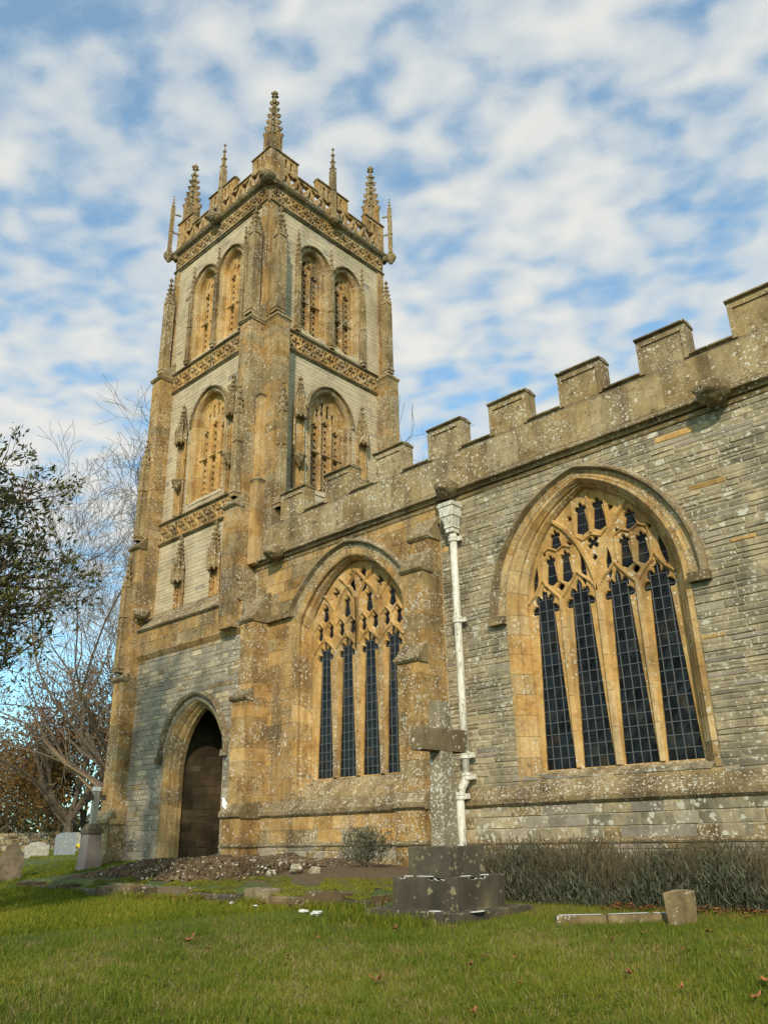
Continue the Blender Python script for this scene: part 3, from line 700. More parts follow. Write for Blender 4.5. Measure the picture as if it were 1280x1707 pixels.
# ---------------- buttresses
def buttress(th, pieces, F, u0, u1, stages, name, mats, sets=True, zstep=(.30, .40), sink=.0):
    """stages [(z0, z1, proj, widen)]; every course is one stone"""
    core = MB()
    for z0, z1, p, w in stages: fbox(core, F, u0 - w + .012, u1 + w - .012, z0, z1, -.05, p - .012)
    root = core.build(name, MORT, th)
    for i, (z0, z1, p, w) in enumerate(stages):
        z = z0
        while z < z1 - .05:
            h = min(R.uniform(*zstep), z1 - z)
            if z1 - z - h < .12: h = z1 - z
            g = .0025; a, b = u0 - w, u1 + w; cuts = [a, b] if R.random() < .45 or b - a < .5 else [a, a + (b - a) * R.choice([.38, .5, .62]), b]
            for k in range(len(cuts) - 1):
                bx = MB(); j = .0015
                fbox(bx, F, cuts[k] + (g if k else 0) + R.uniform(0, j), cuts[k + 1] - (g if k < len(cuts) - 2 else 0) - R.uniform(0, j), z + g, z + h - g, -.02, p + R.uniform(-.002, .004))
                m = R.choices([a_ for a_, _ in mats], [w_ for _, w_ in mats])[0]
                pieces.add(bx.v, [tuple(f) for f in bx.f], m, root, R.uniform(-.3, .35))
            z += h
        if sets:
            pn = stages[i + 1][2] if i + 1 < len(stages) else 0.
            dh = max(.12, (p - pn) * 1.5)
            if p - pn > .03:
                mb = MB(); ns = 3 if p - pn > .3 else 1
                extrude_u(mb, F, u0 - w - .035, u1 + w + .035, [(pn - .03, z1 - .10), (p + .03, z1 - .10), (p + .09, z1 - .04), (p + .09, z1 + .02)] +
                          sum([[(p + .06 - (p + .06 - pn) * k / ns, z1 + .03 + dh * k / ns), (p + .06 - (p + .06 - pn) * (k + .15) / ns, z1 + .06 + dh * k / ns)] for k in range(ns)], [])[0:] + [(pn - .03, z1 + dh + .03)], .004)
                mb.build('weathering', HAMD, root)
    return root
BM = [(HAM, 7), (HAMC, .3), (HAMW, 1)]
BW = [(HAM, 1), (HAMW, 3)]
bt = buttress(nave, NS, S14, -17.93, -17.31, [(1.2, 5.0, .70, 0.), (5.0, 7.15, .55, -.02)], 'buttress', BM)
mb = MB(); fbox(mb, S14, -18.0, -17.25, .3, 2.0, -.05, .80); mb.build('buttress_base', HAM, bt)
mb = MB()
for F, a, b in ((Fr('S', 13.2), -18.05, -17.2),):
    extrude_u(mb, F, a, b, [(-.6, 1.302), (.04, 1.302), (.05, 1.33), (.0, 1.39), (-.6, 1.40)], .003); mb.build('plinth_moulding', HAMD, bt); mb = MB()
    extrude_u(mb, F, a, b, [(-.6, 1.972), (.02, 1.972), (.08, 2.02), (.09, 2.11), (.05, 2.15), (-.08, 2.33), (-.6, 2.38)], .004)
mb.build('plinth_moulding', HAMD, bt)
bt = buttress(nave, NS, S14, -11.78, -11.14, [(1.2, 5.05, .90, 0.), (5.05, 7.15, .66, -.01), (7.15, 8.0, .35, -.012)], 'buttress', BM)
mb = MB(); fbox(mb, S14, -11.86, -11.06, .2, 2.0, -.05, .99); mb.build('buttress_base', HAM, bt)
mb = MB()
extrude_u(mb, Fr('S', 13.0), -11.9, -11.02, [(-.8, 1.974), (.02, 1.974), (.08, 2.02), (.09, 2.11), (.05, 2.15), (-.08, 2.33), (-.8, 2.38)], .004); mb.build('plinth_moulding', HAMD, bt); mb = MB()
extrude_u(mb, Fr('S', 13.0), -11.9, -11.02, [(-.8, 1.304), (.04, 1.304), (.05, 1.33), (.0, 1.39), (-.8, 1.40)], .003)
mb.build('plinth_moulding', HAMD, bt)

# ---------------- tower walls
FS = S14
XW, XE, YN = -23.95, EX, 19.9
UA = [(-21.72, 'S'), (-20.12, 'S')]; UE = [(16.15, 'E'), (17.80, 'E')]
def upper_hole(c): return (c, .60, 17.9, 20.9, .75)
def mid_hole(c): return (c, .88, 12.0, 14.95, 1.08)
sh = [arch_loop(*upper_hole(c)) for c, _ in UA] + [arch_loop(*mid_hole(-20.93))]
eh = [arch_loop(*upper_hole(c)) for c, _ in UE] + [arch_loop(*mid_hole(17.0))]
mb = MB(); plate(mb, FS, [(XW, 7.7), (XE, 7.7), (XE, 24.0), (XW, 24.0)], sh, -.004, -.6, outer_side=False)
plate(mb, FE, [(14.004, 7.7), (YN, 7.7), (YN, 24.0), (14.004, 24.0)], eh, -.004, -.6, outer_side=False)
box(mb, XW, XW + .3, 14.01, YN, .2, 24.0); box(mb, XW, XE - .02, YN - .3, YN - .001, .2, 24.0); fbox(mb, FE, 14.01, YN, 0, 7.7, -.3, -.01)
box(mb, XW + .01, XE - .05, 14.4, YN - .05, 23.3, 23.6)
twall = mb.build('wall', MORTG, tower)
bt_ = MB(); 
for c, _ in UA: fbox(bt_, FS, c - .75, c + .75, 17.7, 21.9, -.62, -.52)
fbox(bt_, FS, -22.0, -19.9, 11.9, 16.3, -.62, -.52)
for c, _ in UE: fbox(bt_, FE, c - .75, c + .75, 17.7, 21.9, -.62, -.52)
fbox(bt_, FE, 15.9, 18.1, 11.9, 16.3, -.62, -.52); bt_.build('louvre_backing', DARKIN, tower)
hs = [hole_fn(*upper_hole(c)) for c, _ in UA] + [hole_fn(*mid_hole(-20.93))]
he = [hole_fn(*upper_hole(c)) for c, _ in UE] + [hole_fn(*mid_hole(17.0))]
LM = [(LIASL, 14), (LIASD, .4), (HAMW, .15)]
for (a, b) in ((8.45, 10.9), (11.7, 16.86), (17.7, 22.6)):
    courses(TS, FS, -23.42 if b < 17 else -23.9, -18.12, a, b, .10, .20, .25, .6, LM, twall, hs, dj=(.001, .007), gap=.0025, bev=.005, jit=.002, skew=.002, tint=(-.32, .22))
    if a > 8.5: courses(TS, FE, 14.02, 19.85, a, b, .10, .20, .25, .6, LM, twall, he, dj=(.001, .007), gap=.0025, bev=.005, jit=.002, skew=.002, tint=(-.32, .22))
# porch (ground stage) wall, 0.4 m proud
DC = -20.08
dl = [(DC - 1.45, .95), (DC + 1.45, .95)] + arch_pts(DC, 1.45, 3.55, 1.72, 10)
mb = MB(); plate(mb, SP, [(-23.95, .2), (-17.95, .2), (-17.95, 7.75), (-23.95, 7.75)], [dl], -.004, -.5, outer_side=True)
porch = mb.build('porch_wall', MORTG, tower)
hd = hole_fn(DC, 1.48, .95, 3.6, 1.72)
def hd2(v):
    return hd(v)
courses(TS, SP, -23.42, -17.97, .95, 6.85, .10, .17, .20, .52, [(LIASD, 8), (LIASL, 1), (HAMW, .5)], porch, [hd2], dj=(.003, .020), gap=.006, bev=.010, jit=.006, skew=.005, tint=(-.7, .3))
# band, cove and sloping weathering above the porch
mb = MB(); extrude_u(mb, SP, -23.5, -17.97, [(-.1, 6.84), (.01, 6.84), (.06, 6.90), (.13, 6.99), (.13, 7.02), (-.1, 7.02)], .002); mb.build('cove_moulding', HAM, tower)
courses(TS, SP, -23.5, -17.97, 7.02, 7.76, .36, .38, .5, .9, [(HAM, 3), (HAMW, 1)], porch, [], d0=.10, dj=(.005, .012), gap=.003, bev=.004, jit=.002, skew=.002, tint=(-.5, .4))
mb = MB(); fbox(mb, SP, -23.5, -17.98, 7.0, 7.76, -.1, .1); mb.build('band', MORT, tower)
mb = MB(); extrude_u(mb, SP, -23.5, -17.98, [(-.42, 7.76), (.13, 7.76), (.20, 7.82), (.20, 7.86), (.15, 7.89), (-.05, 8.13), (-.05, 8.16), (-.41, 8.5)], .006); mb.build('weathering', HAMD, tower)
# doorway arch
dr = MB(); fbox(dr, SP, DC - 1.5, DC + 1.5, .82, 1.03, -.49, .25); door = dr.build('doorway', HAM, tower)
pd = [(1.49, 3.55, 1.74, .0), (1.46, 3.55, 1.73, -.02), (1.38, 3.5, 1.72, -.07), (1.30, 3.45, 1.74, -.15), (1.28, 3.42, 1.75, -.21), (1.19, 3.38, 1.76, -.24), (1.14, 3.34, 1.77, -.33), (1.11, 3.3, 1.78, -.35), (1.10, 3.3, 1.78, -.49)]
rails(SP, DC, .98, pd, TV, [HAMC, HAM], door, n_j=5, n_a=5)
for sd_ in (1, -1):
    pass
pdh = [(1.67, 3.75, 1.75, .0), (1.67, 3.75, 1.75, .10), (1.60, 3.75, 1.71, .14), (1.53, 3.72, 1.68, .10), (1.495, 3.7, 1.66, .0)]
hb = MB(); fbox(hb, SP, DC - 1.69, DC - 1.49, 3.58, 3.75, 0, .15); fbox(hb, SP, DC + 1.49, DC + 1.69, 3.58, 3.75, 0, .15); hdd = hb.build('hood_mould', HAMD, door)
rails(SP, DC, 3.75, pdh, TV, HAMD, hdd, n_a=5, from_spring=True)
# dim porch inside
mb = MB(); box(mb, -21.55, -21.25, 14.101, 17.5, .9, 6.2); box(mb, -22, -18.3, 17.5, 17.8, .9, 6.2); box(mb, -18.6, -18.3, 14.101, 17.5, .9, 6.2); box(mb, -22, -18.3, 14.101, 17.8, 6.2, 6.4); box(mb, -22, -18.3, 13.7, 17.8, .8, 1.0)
DRUB = stone_mat('shade_toned_rubble', [(.3, (.045, .032, .018)), (.6, (.10, .07, .038))], (.13, .10, .06), stain=.5, lichen=-1.)  # doorway shade put into the stone colour, darker than the other rubble
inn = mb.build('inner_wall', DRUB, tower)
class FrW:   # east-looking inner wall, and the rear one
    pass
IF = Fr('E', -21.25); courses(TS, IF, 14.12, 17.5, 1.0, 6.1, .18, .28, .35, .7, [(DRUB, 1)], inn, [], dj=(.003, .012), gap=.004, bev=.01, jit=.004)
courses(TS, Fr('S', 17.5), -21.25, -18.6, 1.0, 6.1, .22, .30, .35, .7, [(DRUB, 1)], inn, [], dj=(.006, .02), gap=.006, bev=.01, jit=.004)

# tower buttresses
def cap(th, x0, x1, y0, y1, z, h=.10, e=.05, slope=.25, name='buttress_cap'):
    mb = MB(); box(mb, x0 - e * .3, x1 + e * .3, y0 - e * .3, y1 + .02, z - .06, z); box(mb, x0 - e, x1 + e, y0 - e, y1 + .021, z + .001, z + h * .7)
    mb.add([(x0 - e, y0 - e, z + h * .7 + .001), (x1 + e, y0 - e, z + h * .7 + .001), (x1 + e, y1 + .02, z + h * .7 + .001), (x0 - e, y1 + .02, z + h * .7 + .001), (x0 + .16, y0 + .2, z + h + slope), (x1 - .16, y0 + .2, z + h + slope), (x1 - .16, y1 + .019, z + h + slope), (x0 + .16, y1 + .019, z + h + slope)], BOXF)
    return mb.build(name, HAMW, th)
def capE(th, x0, x1, y0, y1, z, h=.10, e=.05, slope=.25):
    mb = MB(); z += .003
    box(mb, x0 - .021, x1 + e * .3, y0 - e * .3, y1 + e * .3, z - .06, z); box(mb, x0 - .02, x1 + e, y0 - e, y1 + e, z + .001, z + h * .7)
    mb.add([(x0, y0 - e, z + h * .7 + .001), (x1 + e, y0 - e, z + h * .7 + .001), (x1 + e, y1 + e, z + h * .7 + .001), (x0, y1 + e, z + h * .7 + .001), (x0, y0 + .16, z + h + slope), (x1 - .2, y0 + .16, z + h + slope), (x1 - .2, y1 - .16, z + h + slope), (x0, y1 - .16, z + h + slope)], BOXF)
    return mb.build('buttress_cap', HAMW, th)
stS = [(0.8, 6.3, .86, .02), (6.3, 10.75, .76, .0), (10.75, 17.45, .54, .0)]
b1 = buttress(tower, TS, FS, -23.99, -23.40, stS, 'buttress', BM); cap(b1, -23.99, -23.40, 13.46, 14., 17.45)
b2 = buttress(tower, TS, FS, -18.70, -18.075, [(7.0, 10.75, .76, .0), (10.75, 17.45, .54, .0)], 'buttress', [(HAM, 2), (HAMW, 3)]); cap(b2, -18.70, -18.075, 13.46, 14., 17.45)
b3 = buttress(tower, TS, FE, 14.0, 14.55, [(9.0, 17.45, .67, .0)], 'buttress', [(HAM, 2), (HAMW, 2)], sets=False); capE(b3, -18.1, -17.43, 14.0, 14.55, 17.45)
b4 = buttress(tower, TS, FE, 19.38, 19.93, [(8.0, 17.45, .62, .0)], 'buttress', BW, sets=False); capE(b4, -18.1, -17.48, 19.38, 19.93, 17.45)
# plinth of the far buttress
mb = MB(); fbox(mb, FS, -24.08, -23.31, .7, 2.0, -.05, .95); extrude_u(mb, Fr('S', 13.05), -24.14, -23.25, [(-.9, 1.97), (.02, 1.97), (.08, 2.02), (.09, 2.11), (.05, 2.15), (-.1, 2.38), (-.9, 2.40)], .004)
mb.add([(-24.14, 12.9, .8), (-23.28, 12.9, .8), (-23.28, 14, .8), (-24.14, 14, .8), (-24.08, 13.04, 1.3), (-23.31, 13.04, 1.3), (-23.31, 14, 1.3), (-24.08, 14, 1.3)], BOXF)
mb.build('buttress_base', HAMW, b1)
# piers in the re-entrant angle
for s_, z0, z1 in ((.30, 8.9, 11.55), (.21, 11.55, 14.55)):
    z = z0
    while z < z1 - .05:
        h = min(.85, z1 - z); mb = MB(); mb.tint = R.uniform(-.1, .6); box(mb, -18.1, -18.075 + s_, 14.0 - s_, 14.02, z + .003, z + h - .003); mb.build('corner_pier', HAMC, tower); z += h
    cap(tower, -18.074, -18.075 + s_, 14.0 - s_, 14.02, z1, .07, .045, .02, 'pier_cap')
# ---------------- crocketed pinnacles
def spire(mb, c, w, z0, z1, rot=PI / 4, n=4, croc=6, fin=True):
    H = z1 - z0; lathe(mb, (c[0], c[1], 0), [(w * .72, z0), (w * .62, z0 + .02), (w * .10, z1 - H * .16), (w * .09, z1 - H * .14)], n, rot=rot)
    for k in range(croc):
        t = (k + .4) / croc * .84; r = w * .66 * (1 - t) + w * .10; z = z0 + H * t; s_ = (w * (.20 - .08 * t) + .014) * R.uniform(.8, 1.2)
        for a in range(4):
            th = rot + a * PI / 2; x, y = c[0] + (r - s_ * .15) * math.cos(th), c[1] + (r - s_ * .15) * math.sin(th)
            lathe(mb, (x, y, z), [(s_ * .5, -s_ * 1.3), (s_ * 1.15, 0), (s_ * .8, s_ * .4), (.01, s_ * .7)], 5, rot=k)
    if fin:
        zt = z1 - H * .14; s_ = w * .34
        lathe(mb, (c[0], c[1], zt), [(s_ * .3, 0), (s_ * .55, s_ * .2), (s_ * .35, s_ * .5), (s_ * .4, s_ * .8)], 6)
        for a in range(4):
            th = rot + a * PI / 2 + PI / 4
            lathe(mb, (c[0] + s_ * .75 * math.cos(th), c[1] + s_ * .75 * math.sin(th), zt + s_ * 1.0), [(s_ * .2, -s_ * .35), (s_ * .5, 0), (s_ * .3, s_ * .35), (.01, s_ * .45)], 5)
        lathe(mb, (c[0], c[1], zt + s_ * .8), [(s_ * .4, 0), (s_ * .6, s_ * .35), (s_ * .3, s_ * .9), (s_ * .5, s_ * 1.2), (.01, s_ * 1.9)], 6)
def pinnacle(th, c, w, z0, z1, z2, base=True, gab=True, croc=6, mat=HAM, name='pinnacle', bands=()):
    """shaft z0..z1 of width w, spirelet to z2"""
    mb = MB(); h = w / 2
    box(mb, c[0] - h, c[0] + h, c[1] - h, c[1] + h, z0, z1)
    for k in (-1, 1):      # slender angle rolls
        for l_ in (-1, 1): box(mb, c[0] + k * h - .022, c[0] + k * h + .022, c[1] + l_ * h - .022, c[1] + l_ * h + .022, z0 + .01, z1 - .02)
    root = mb.build(name, mat, th)
    mb = MB()
    if base: box(mb, c[0] - h - .05, c[0] + h + .05, c[1] - h - .05, c[1] + h + .05, z0 + .12, z0 + .19); box(mb, c[0] - h - .03, c[0] + h + .03, c[1] - h - .03, c[1] + h + .03, z0, z0 + .10)
    if mb.v and bands: mb.build('moulded_band', HAMW, root); mb = MB()
    for zb in bands: box(mb, c[0] - h - .035, c[0] + h + .035, c[1] - h - .035, c[1] + h + .035, zb, zb + .06)
    if mb.v: mb.build('moulded_band', HAMW, root)
    if gab:
        mb = MB()
        for (dx, dy) in ((0, -1), (1, 0), (0, 1), (-1, 0)):
            nx, ny = -dy, dx; gh = w * .9
            a = [(c[0] + dx * (h + .03) + nx * h * s_ * 1.15, c[1] + dy * (h + .03) + ny * h * s_ * 1.15) for s_ in (-1, 1)]
            b = [(c[0] + dx * h * .2 + nx * h * s_ * 1.15, c[1] + dy * h * .2 + ny * h * s_ * 1.15) for s_ in (-1, 1)]
            top = (c[0] + dx * (h + .03), c[1] + dy * (h + .03), z1 + gh); tb = (c[0] + dx * h * .2, c[1] + dy * h * .2, z1 + gh)
            mb.add([(*a[0], z1 - .05), (*a[1], z1 - .05), top, (*b[0], z1 - .05), (*b[1], z1 - .05), tb], [(0, 1, 2), (3, 5, 4), (0, 2, 5, 3), (1, 4, 5, 2), (0, 3, 4, 1)])
        mb.build('gablet', mat, root)
    mb = MB(); spire(mb, c, w * .95, z1, z2, croc=croc); mb.build('spirelet', mat, root)
    return root
# pinnacles standing on the buttresses, and the shafts on the set-offs
pinnacle(tower, (-23.68, 13.66), .26, 17.7, 20.9, 22.1, mat=HAMW, croc=5)
pinnacle(tower, (-18.38, 13.66), .32, 17.7, 21.1, 22.4, mat=HAMW, croc=5)
pinnacle(tower, (-17.68, 14.20), .32, 17.7, 20.9, 22.15, mat=HAMW, croc=5)
pinnacle(tower, (-17.66, 19.60), .24, 17.7, 20.9, 21.95, mat=HAMW, croc=5)
pinnacle(tower, (-18.34, 13.33), .19, 11.0, 13.9, 14.9, mat=HAMW, croc=4, bands=(12.85,))
pinnacle(tower, (-17.30, 14.22), .19, 10.6, 13.9, 15.0, mat=HAMW, croc=4, bands=(12.7,))
pinnacle(tower, (-23.72, 13.33), .19, 11.0, 13.9, 14.9, mat=HAMW, croc=4, bands=(12.85,))
pinnacle(tower, (-23.78, 13.12), .19, 6.5, 9.4, 10.4, mat=HAMW, croc=4, bands=(8.3,))
pinnacle(tower, (-18.78, 13.72), .17, 8.4, 9.7, 10.85, mat=HAMW, croc=4, bands=(9.3,))
# struts from shafts back to buttress
mb = MB(); box(mb, -17.85, -17.25, 14.18, 14.26, 11.95, 12.05); mb.build('strut', HAMW, tower)
# upper corner strips on the wall
for F, a in ((FS, -23.95), (FS, -18.42), (FE, 14.02), (FE, 19.55)):
    mb = MB(); fbox(mb, F, a, a + .32, 17.75, 22.6, -.01, .06); mb.build('corner_strip', HAM, tower)
# ---------------- tower strings and quatrefoil friezes
def frieze(F, u0, u1, v0, v1, n, parent, mat):
    bk_ = MB(); fbox(bk_, F, u0, u1, v0, v1, -.02, .004); fr = bk_.build('frieze', RUB, parent)
    w = (u1 - u0) / n; h = v1 - v0; cz = (v0 + v1) / 2
    for i in range(n):
        a = u0 + w * i + .003; b = u0 + w * (i + 1) - .003; c = (a + b) / 2
        hh = [quatre(c, cz, min(w, h) * .33, 4, 0, 8, .35)]
        for sx_ in (-1, 1):
            for sz in (-1, 1): hh.append(quatre(c + sx_ * w * .36, cz + sz * h * .33, min(w, h) * .13, 3, PI / 2, 5, .4))
        mb = MB(); mb.tint = R.uniform(-.4, .5); plate(mb, F, [(a, v0 + .002), (b, v0 + .002), (b, v1 - .002), (a, v1 - .002)], hh, .055, .004, ch=.008)
        r1 = min(w * .49, h * .49)
        dm = [(c, cz + r1), (c + r1, cz), (c, cz - r1), (c - r1, cz), (c, cz + r1)]; rib(mb, F, dm, .018, .05, .075)
        mb.build('quatrefoil_panel', R.choice(mat), fr)
    return fr
# (v0, v1, u limits)
frieze(FS, -23.40, -18.70, 10.98, 11.58, 9, tower, [HAM, HAMC])
frieze(FS, -23.40, -18.70, 16.98, 17.58, 9, tower, [HAM, HAMC]); frieze(FE, 14.55, 19.38, 16.98, 17.58, 9, tower, [HAM, HAMC])
frieze(FS, -23.93, -18.14, 22.78, 23.36, 12, tower, [HAM]); frieze(FE, 14.05, 19.86, 22.78, 23.36, 12, tower, [HAM])
for F, a, b, dz in ((FS, -23.42, -18.69, 0), (FE, 14.54, 19.39, .003)):
    string(F, a, b, 16.84, tower, HAMD, .10, .10, slope=.04); string(F, a, b, 17.58, tower, HAMD, .12, .14, slope=.08)
string(FS, -23.42, -18.69, 10.86, tower, HAMW, .09, .12, slope=.03); string(FS, -23.42, -18.69, 11.58, tower, HAMD, .10, .15, slope=.12)
string(FS, -23.98, -18.07, 22.60, tower, HAMD, .12, .12, slope=.06); string(FE, 13.97, 19.9, 22.603, tower, HAMD, .12, .12, slope=.06)
def cornice(F, a, b, z):
    mb = MB(); extrude_u(mb, F, a, b, [(-.1, z), (.05, z), (.08, z + .06), (.19, z + .12), (.24, z + .20), (.24, z + .25), (.12, z + .32), (-.1, z + .36)], .003); mb.build('cornice', HAMD, tower)
cornice(FS, -24.15, -17.86, 23.36); cornice(FE, 13.77, 20.1, 23.363)
mb = MB(); box(mb, -24.1, -18.3, 19.92, 20.1, 23.36, 23.7); box(mb, -24.15, -23.97, 14, 20.1, 23.36, 23.69); mb.build('cornice', HAMD, tower)
# pierced parapet
ZP0, ZP1, ZM = 23.70, 24.50, 25.12
def parapet(F, u0, u1, parent, d1=.06, d0=-.14, detail=True):
    holes = []; n = 9; w = (u1 - u0 - .5) / n; b0 = u0 + .25
    vb, vt = ZP0 + .06, ZP1 - .06
    if detail:
        for i in range(n):
            a = b0 + i * w; g = .045
            A = [(a + g, vb), (a + w - g, vb), (a + w / 2, vt - .10)]; B = [(a + w / 2 + g * .6, vt), (a + w * 1.5 - g * .6, vt), (a + w, vb + .10)]
            for k, T in enumerate((A, B)):
                if k == 1 and i == n - 1: continue
                cx = sum(p[0] for p in T) / 3; cz = sum(p[1] for p in T) / 3; rr = []
                for i3 in range(3):
                    p, q = T[i3], T[(i3 + 1) % 3]
                    for s_ in (0, .25, .5, .75):
                        x = p[0] + (q[0] - p[0]) * s_; z = p[1] + (q[1] - p[1]) * s_; k2 = .60 if s_ == .5 else (.95 if s_ else .9)
                        rr.append((cx + (x - cx) * k2, cz + (z - cz) * k2))
                holes.append(rr)
    ob = MB(); plate(ob, F, [(u0, ZP0), (u1, ZP0), (u1, ZP1), (u0, ZP1)], holes, d1, d0, ch=.012, back=True)
    pr = ob.build('parapet', HAM, parent)
    mer = [(u0, u0 + 1.08), ((u0 + u1) / 2 - .82, (u0 + u1) / 2 + .82), (u1 - 1.08, u1)]
    prev = None
    for (a, b) in mer:
        hs_ = [];
        if detail:
            m = 4 if b - a > 1.3 else 2; st_ = .26 if b - a < 1.3 else .30
            for k in range(m):
                c = (a + b) / 2 + (k - (m - 1) / 2) * st_ + (0 if b - a > 1.3 else (.1 if a == u0 else -.1))
                if m == 4 and k in (1, 2): c += (-.06 if k == 1 else .06)
                hs_.append(light(c, .13, ZP1 + .08, ZM - .20, .10, 3, .3, 0, 12))
        ob = MB(); plate(ob, F, [(a, ZP1 + .001), (b, ZP1 + .001), (b, ZM), (a, ZM)], hs_, d1 - .003, d0 + .003, ch=.01, back=True); mm = ob.build('merlon', HAM, pr)
        mb = MB(); extrude_u(mb, F, a - .02, b + .02, [(d0 - .04, ZM), (d1 + .05, ZM), (d1 + .05, ZM + .05), ((d0 + d1) / 2, ZM + .12), (d0 - .04, ZM + .05)]); mb.build('coping', HAMD, mm)
        if prev is not None:
            mb = MB(); extrude_u(mb, F, prev + .002, a - .002, [(d0 - .04, ZP1), (d1 + .05, ZP1), (d1 + .05, ZP1 + .05), ((d0 + d1) / 2, ZP1 + .10), (d0 - .04, ZP1 + .05)]); mb.build('coping', HAMD, pr)
        prev = b
    return pr
pS = parapet(FS, -24.02, -18.07, tower); pE = parapet(Fr('E', EX - .004), 14.16, 19.95, tower)
pN = parapet(Fr('S', 19.93), -23.9, -18.4, tower); pW = parapet(Fr('E', -23.95), 14.1, 19.8, tower)
# great pinnacles
def corner_group(cx, cy, ox, oy):
    pinnacle(tower, (cx, cy), .46, 23.7, 26.1, 28.45, mat=HAMW, croc=6)
    for (dx, dy) in ((.27, 0), (-.27, 0), (0, .27), (0, -.27)): pinnacle(tower, (cx + dx, cy + dy), .09, 24.6, 26.1, 26.85, base=False, gab=False, croc=3, mat=HAM)
corner_group(-18.42, 14.30, 1, -1); corner_group(-23.70, 14.30, -1, -1); corner_group(-18.42, 19.62, 1, 1); corner_group(-23.65, 19.62, -1, 1)
pinnacle(tower, (-21.05, 13.95), .17, 23.65, 26.1, 27.5, base=False, gab=False, croc=3, mat=HAMW, bands=(25.1,)); pinnacle(tower, (-18.03, 17.03), .17, 23.65, 26.1, 27.35, base=False, gab=False, croc=3, mat=HAMW, bands=(25.1,))
for (px, py, bx, by) in ((-24.02, 13.62, -23.9, 13.95), (-17.72, 20.0, -18.0, 19.85)):
    out = pinnacle(tower, (px, py), .09, 23.45, 25.9, 26.5, base=True, gab=False, croc=3, mat=HAMW, bands=(24.6,))
    mb = MB(); lathe(mb, (px, py, 23.2), [(.05, -.1), (.16, .05), (.22, .2), (.22, .26)], 8)
    for z in (24.6, 25.55): tube(mb, [(px, py, z), (bx, by, z)], .045, 4)
    tube(mb, [(px, py, 23.35), (bx, by, 23.40)], .11, 6)
    mb.build('bracket', HAMW, out)
head((-18.02, 13.80, 23.55), .24, tower, 11); head((-21.05, 13.70, 23.5), .22, tower, 12); head((-17.82, 17.03, 23.5), .22, tower, 13); head((-23.1, 13.4, 8.35), .22, tower, 14)
# ---------------- tower windows
def pierced(F, cx, w, v0, v1, mat_, parent, d):
    hh = []; n = max(3, int((v1 - v0) / (w * .62))); st_ = (v1 - v0 - .04) / n; r = min(st_ * .42, w * .24)
    for i in range(n):
        z = v0 + .02 + st_ * (i + .5); off = w * .24
        for k in (-1, 1): hh.append(quatre(cx + k * off, z + (st_ * .12 if k > 0 else -st_ * .12), r * .82, 4, 0, 5, .45))
        if i < n - 1: hh.append(quatre(cx, z + st_ / 2, r * .42, 4, PI / 4, 3, .6))
    mb = MB(); plate(mb, F, [(cx - w / 2, v0), (cx + w / 2, v0), (cx + w / 2, v1), (cx - w / 2, v1)], hh, d, d - .05, outer_side=False); mb.build('pierced_panel', mat_, parent)
def bell_window(F, cx, kind):
    if kind == 'upper': hw, zb, zs, rise, tz, lw, cs, top = .60, 17.9, 20.9, .75, 19.42, .36, (-.235, .235), 20.55
    else: hw, zb, zs, rise, tz, lw, cs, top = .88, 12.0, 14.95, 1.08, 13.62, .34, (-.49, 0., .49), 14.7
    sl = MB(); extrude_u(sl, F, cx - hw - .1, cx + hw + .1, [(-.5, zb + .28), (-.30, zb + .26), (-.12, zb + .14), (-.12, zb + .10), (.02, zb - .02), (.03, zb - .08), (-.5, zb - .08)], .003)
    w = sl.build('window', LIASL, tower)
    pr = [(hw + .16, zs, rise + .10, 0.), (hw + .16, zs, rise + .10, .02), (hw + .03, zs, rise + .02, .02), (hw, zs, rise, -.03), (hw - .04, zs, rise - .03, -.05), (hw - .06, zs, rise - .05, -.20), (hw - .11, zs, rise - .08, -.24), (hw - .12, zs, rise - .09, -.34)]
    rails(F, cx, zb + .02, pr, TV, HAMC if F.k == 'S' else HAM, w, n_j=6, n_a=5)
    hdm = MB(); n_ = 14; P_ = [arch_half(hw + .2, rise + .12, i / n_) for i in range(n_ + 1)]
    for s_ in (-1, 1): rib(hdm, F, [(cx + s_ * x, zs + z) for x, z in P_], .055, 0., .11 + .002 * s_)
    hdm.build('hood_mould', HAMD, w)
    hi = hw - .12; holes = []
    for c in cs:
        side = abs(c) > .3
        holes.append(light(cx + c, lw, zb + .28, tz - .16, .15, 3, .28, 0, 12)); holes.append(light(cx + c, lw, tz + .08, top - (.22 if kind == 'mid' and side else .0), .24, 3, .28, 0, 12))
    if kind == 'upper':
        holes += [quatre(cx, 21.02, .11, 4, 0, 8, .4), lens(cx - .32, 20.95, cx - .16, 21.28, .10), lens(cx + .32, 20.95, cx + .16, 21.28, .10), quatre(cx, 21.32, .06, 3, PI / 2, 5)]
    else:
        for c in (-.36, -.13, .13, .36): holes.append(light(cx + c, .15, 15.08 if abs(c) < .2 else 14.98, 15.5 if abs(c) < .2 else 15.22, .14, 3, .3, .05, 10))
    mb = MB(); plate(mb, F, arch_loop(cx, hi, zb + .24, zs, rise - .09, 8), holes, -.25, -.34, ch=.014); mb.build('tracery', HAMC if F.k == 'S' else HAM, w)
    m2 = HAMC if F.k == 'S' else HAM
    for c in cs:
        pierced(F, cx + c, lw + .02, zb + .24, tz - .0, m2, w, -.345); pierced(F, cx + c, lw + .02, tz + .04, top + .26, m2, w, -.347)
    mb = MB()
    for i, c in enumerate([(cs[k] + cs[k + 1]) / 2 for k in range(len(cs) - 1)]): rib(mb, F, [(cx + c, zb + .28), (cx + c, top + .35)], .045, -.255, -.19)
    rib(mb, F, [(cx - hi, tz), (cx + hi, tz)], .05, -.255, -.20); mb.build('mullion', m2, w)
    return w
for c, _ in UA: bell_window(FS, c, 'upper')
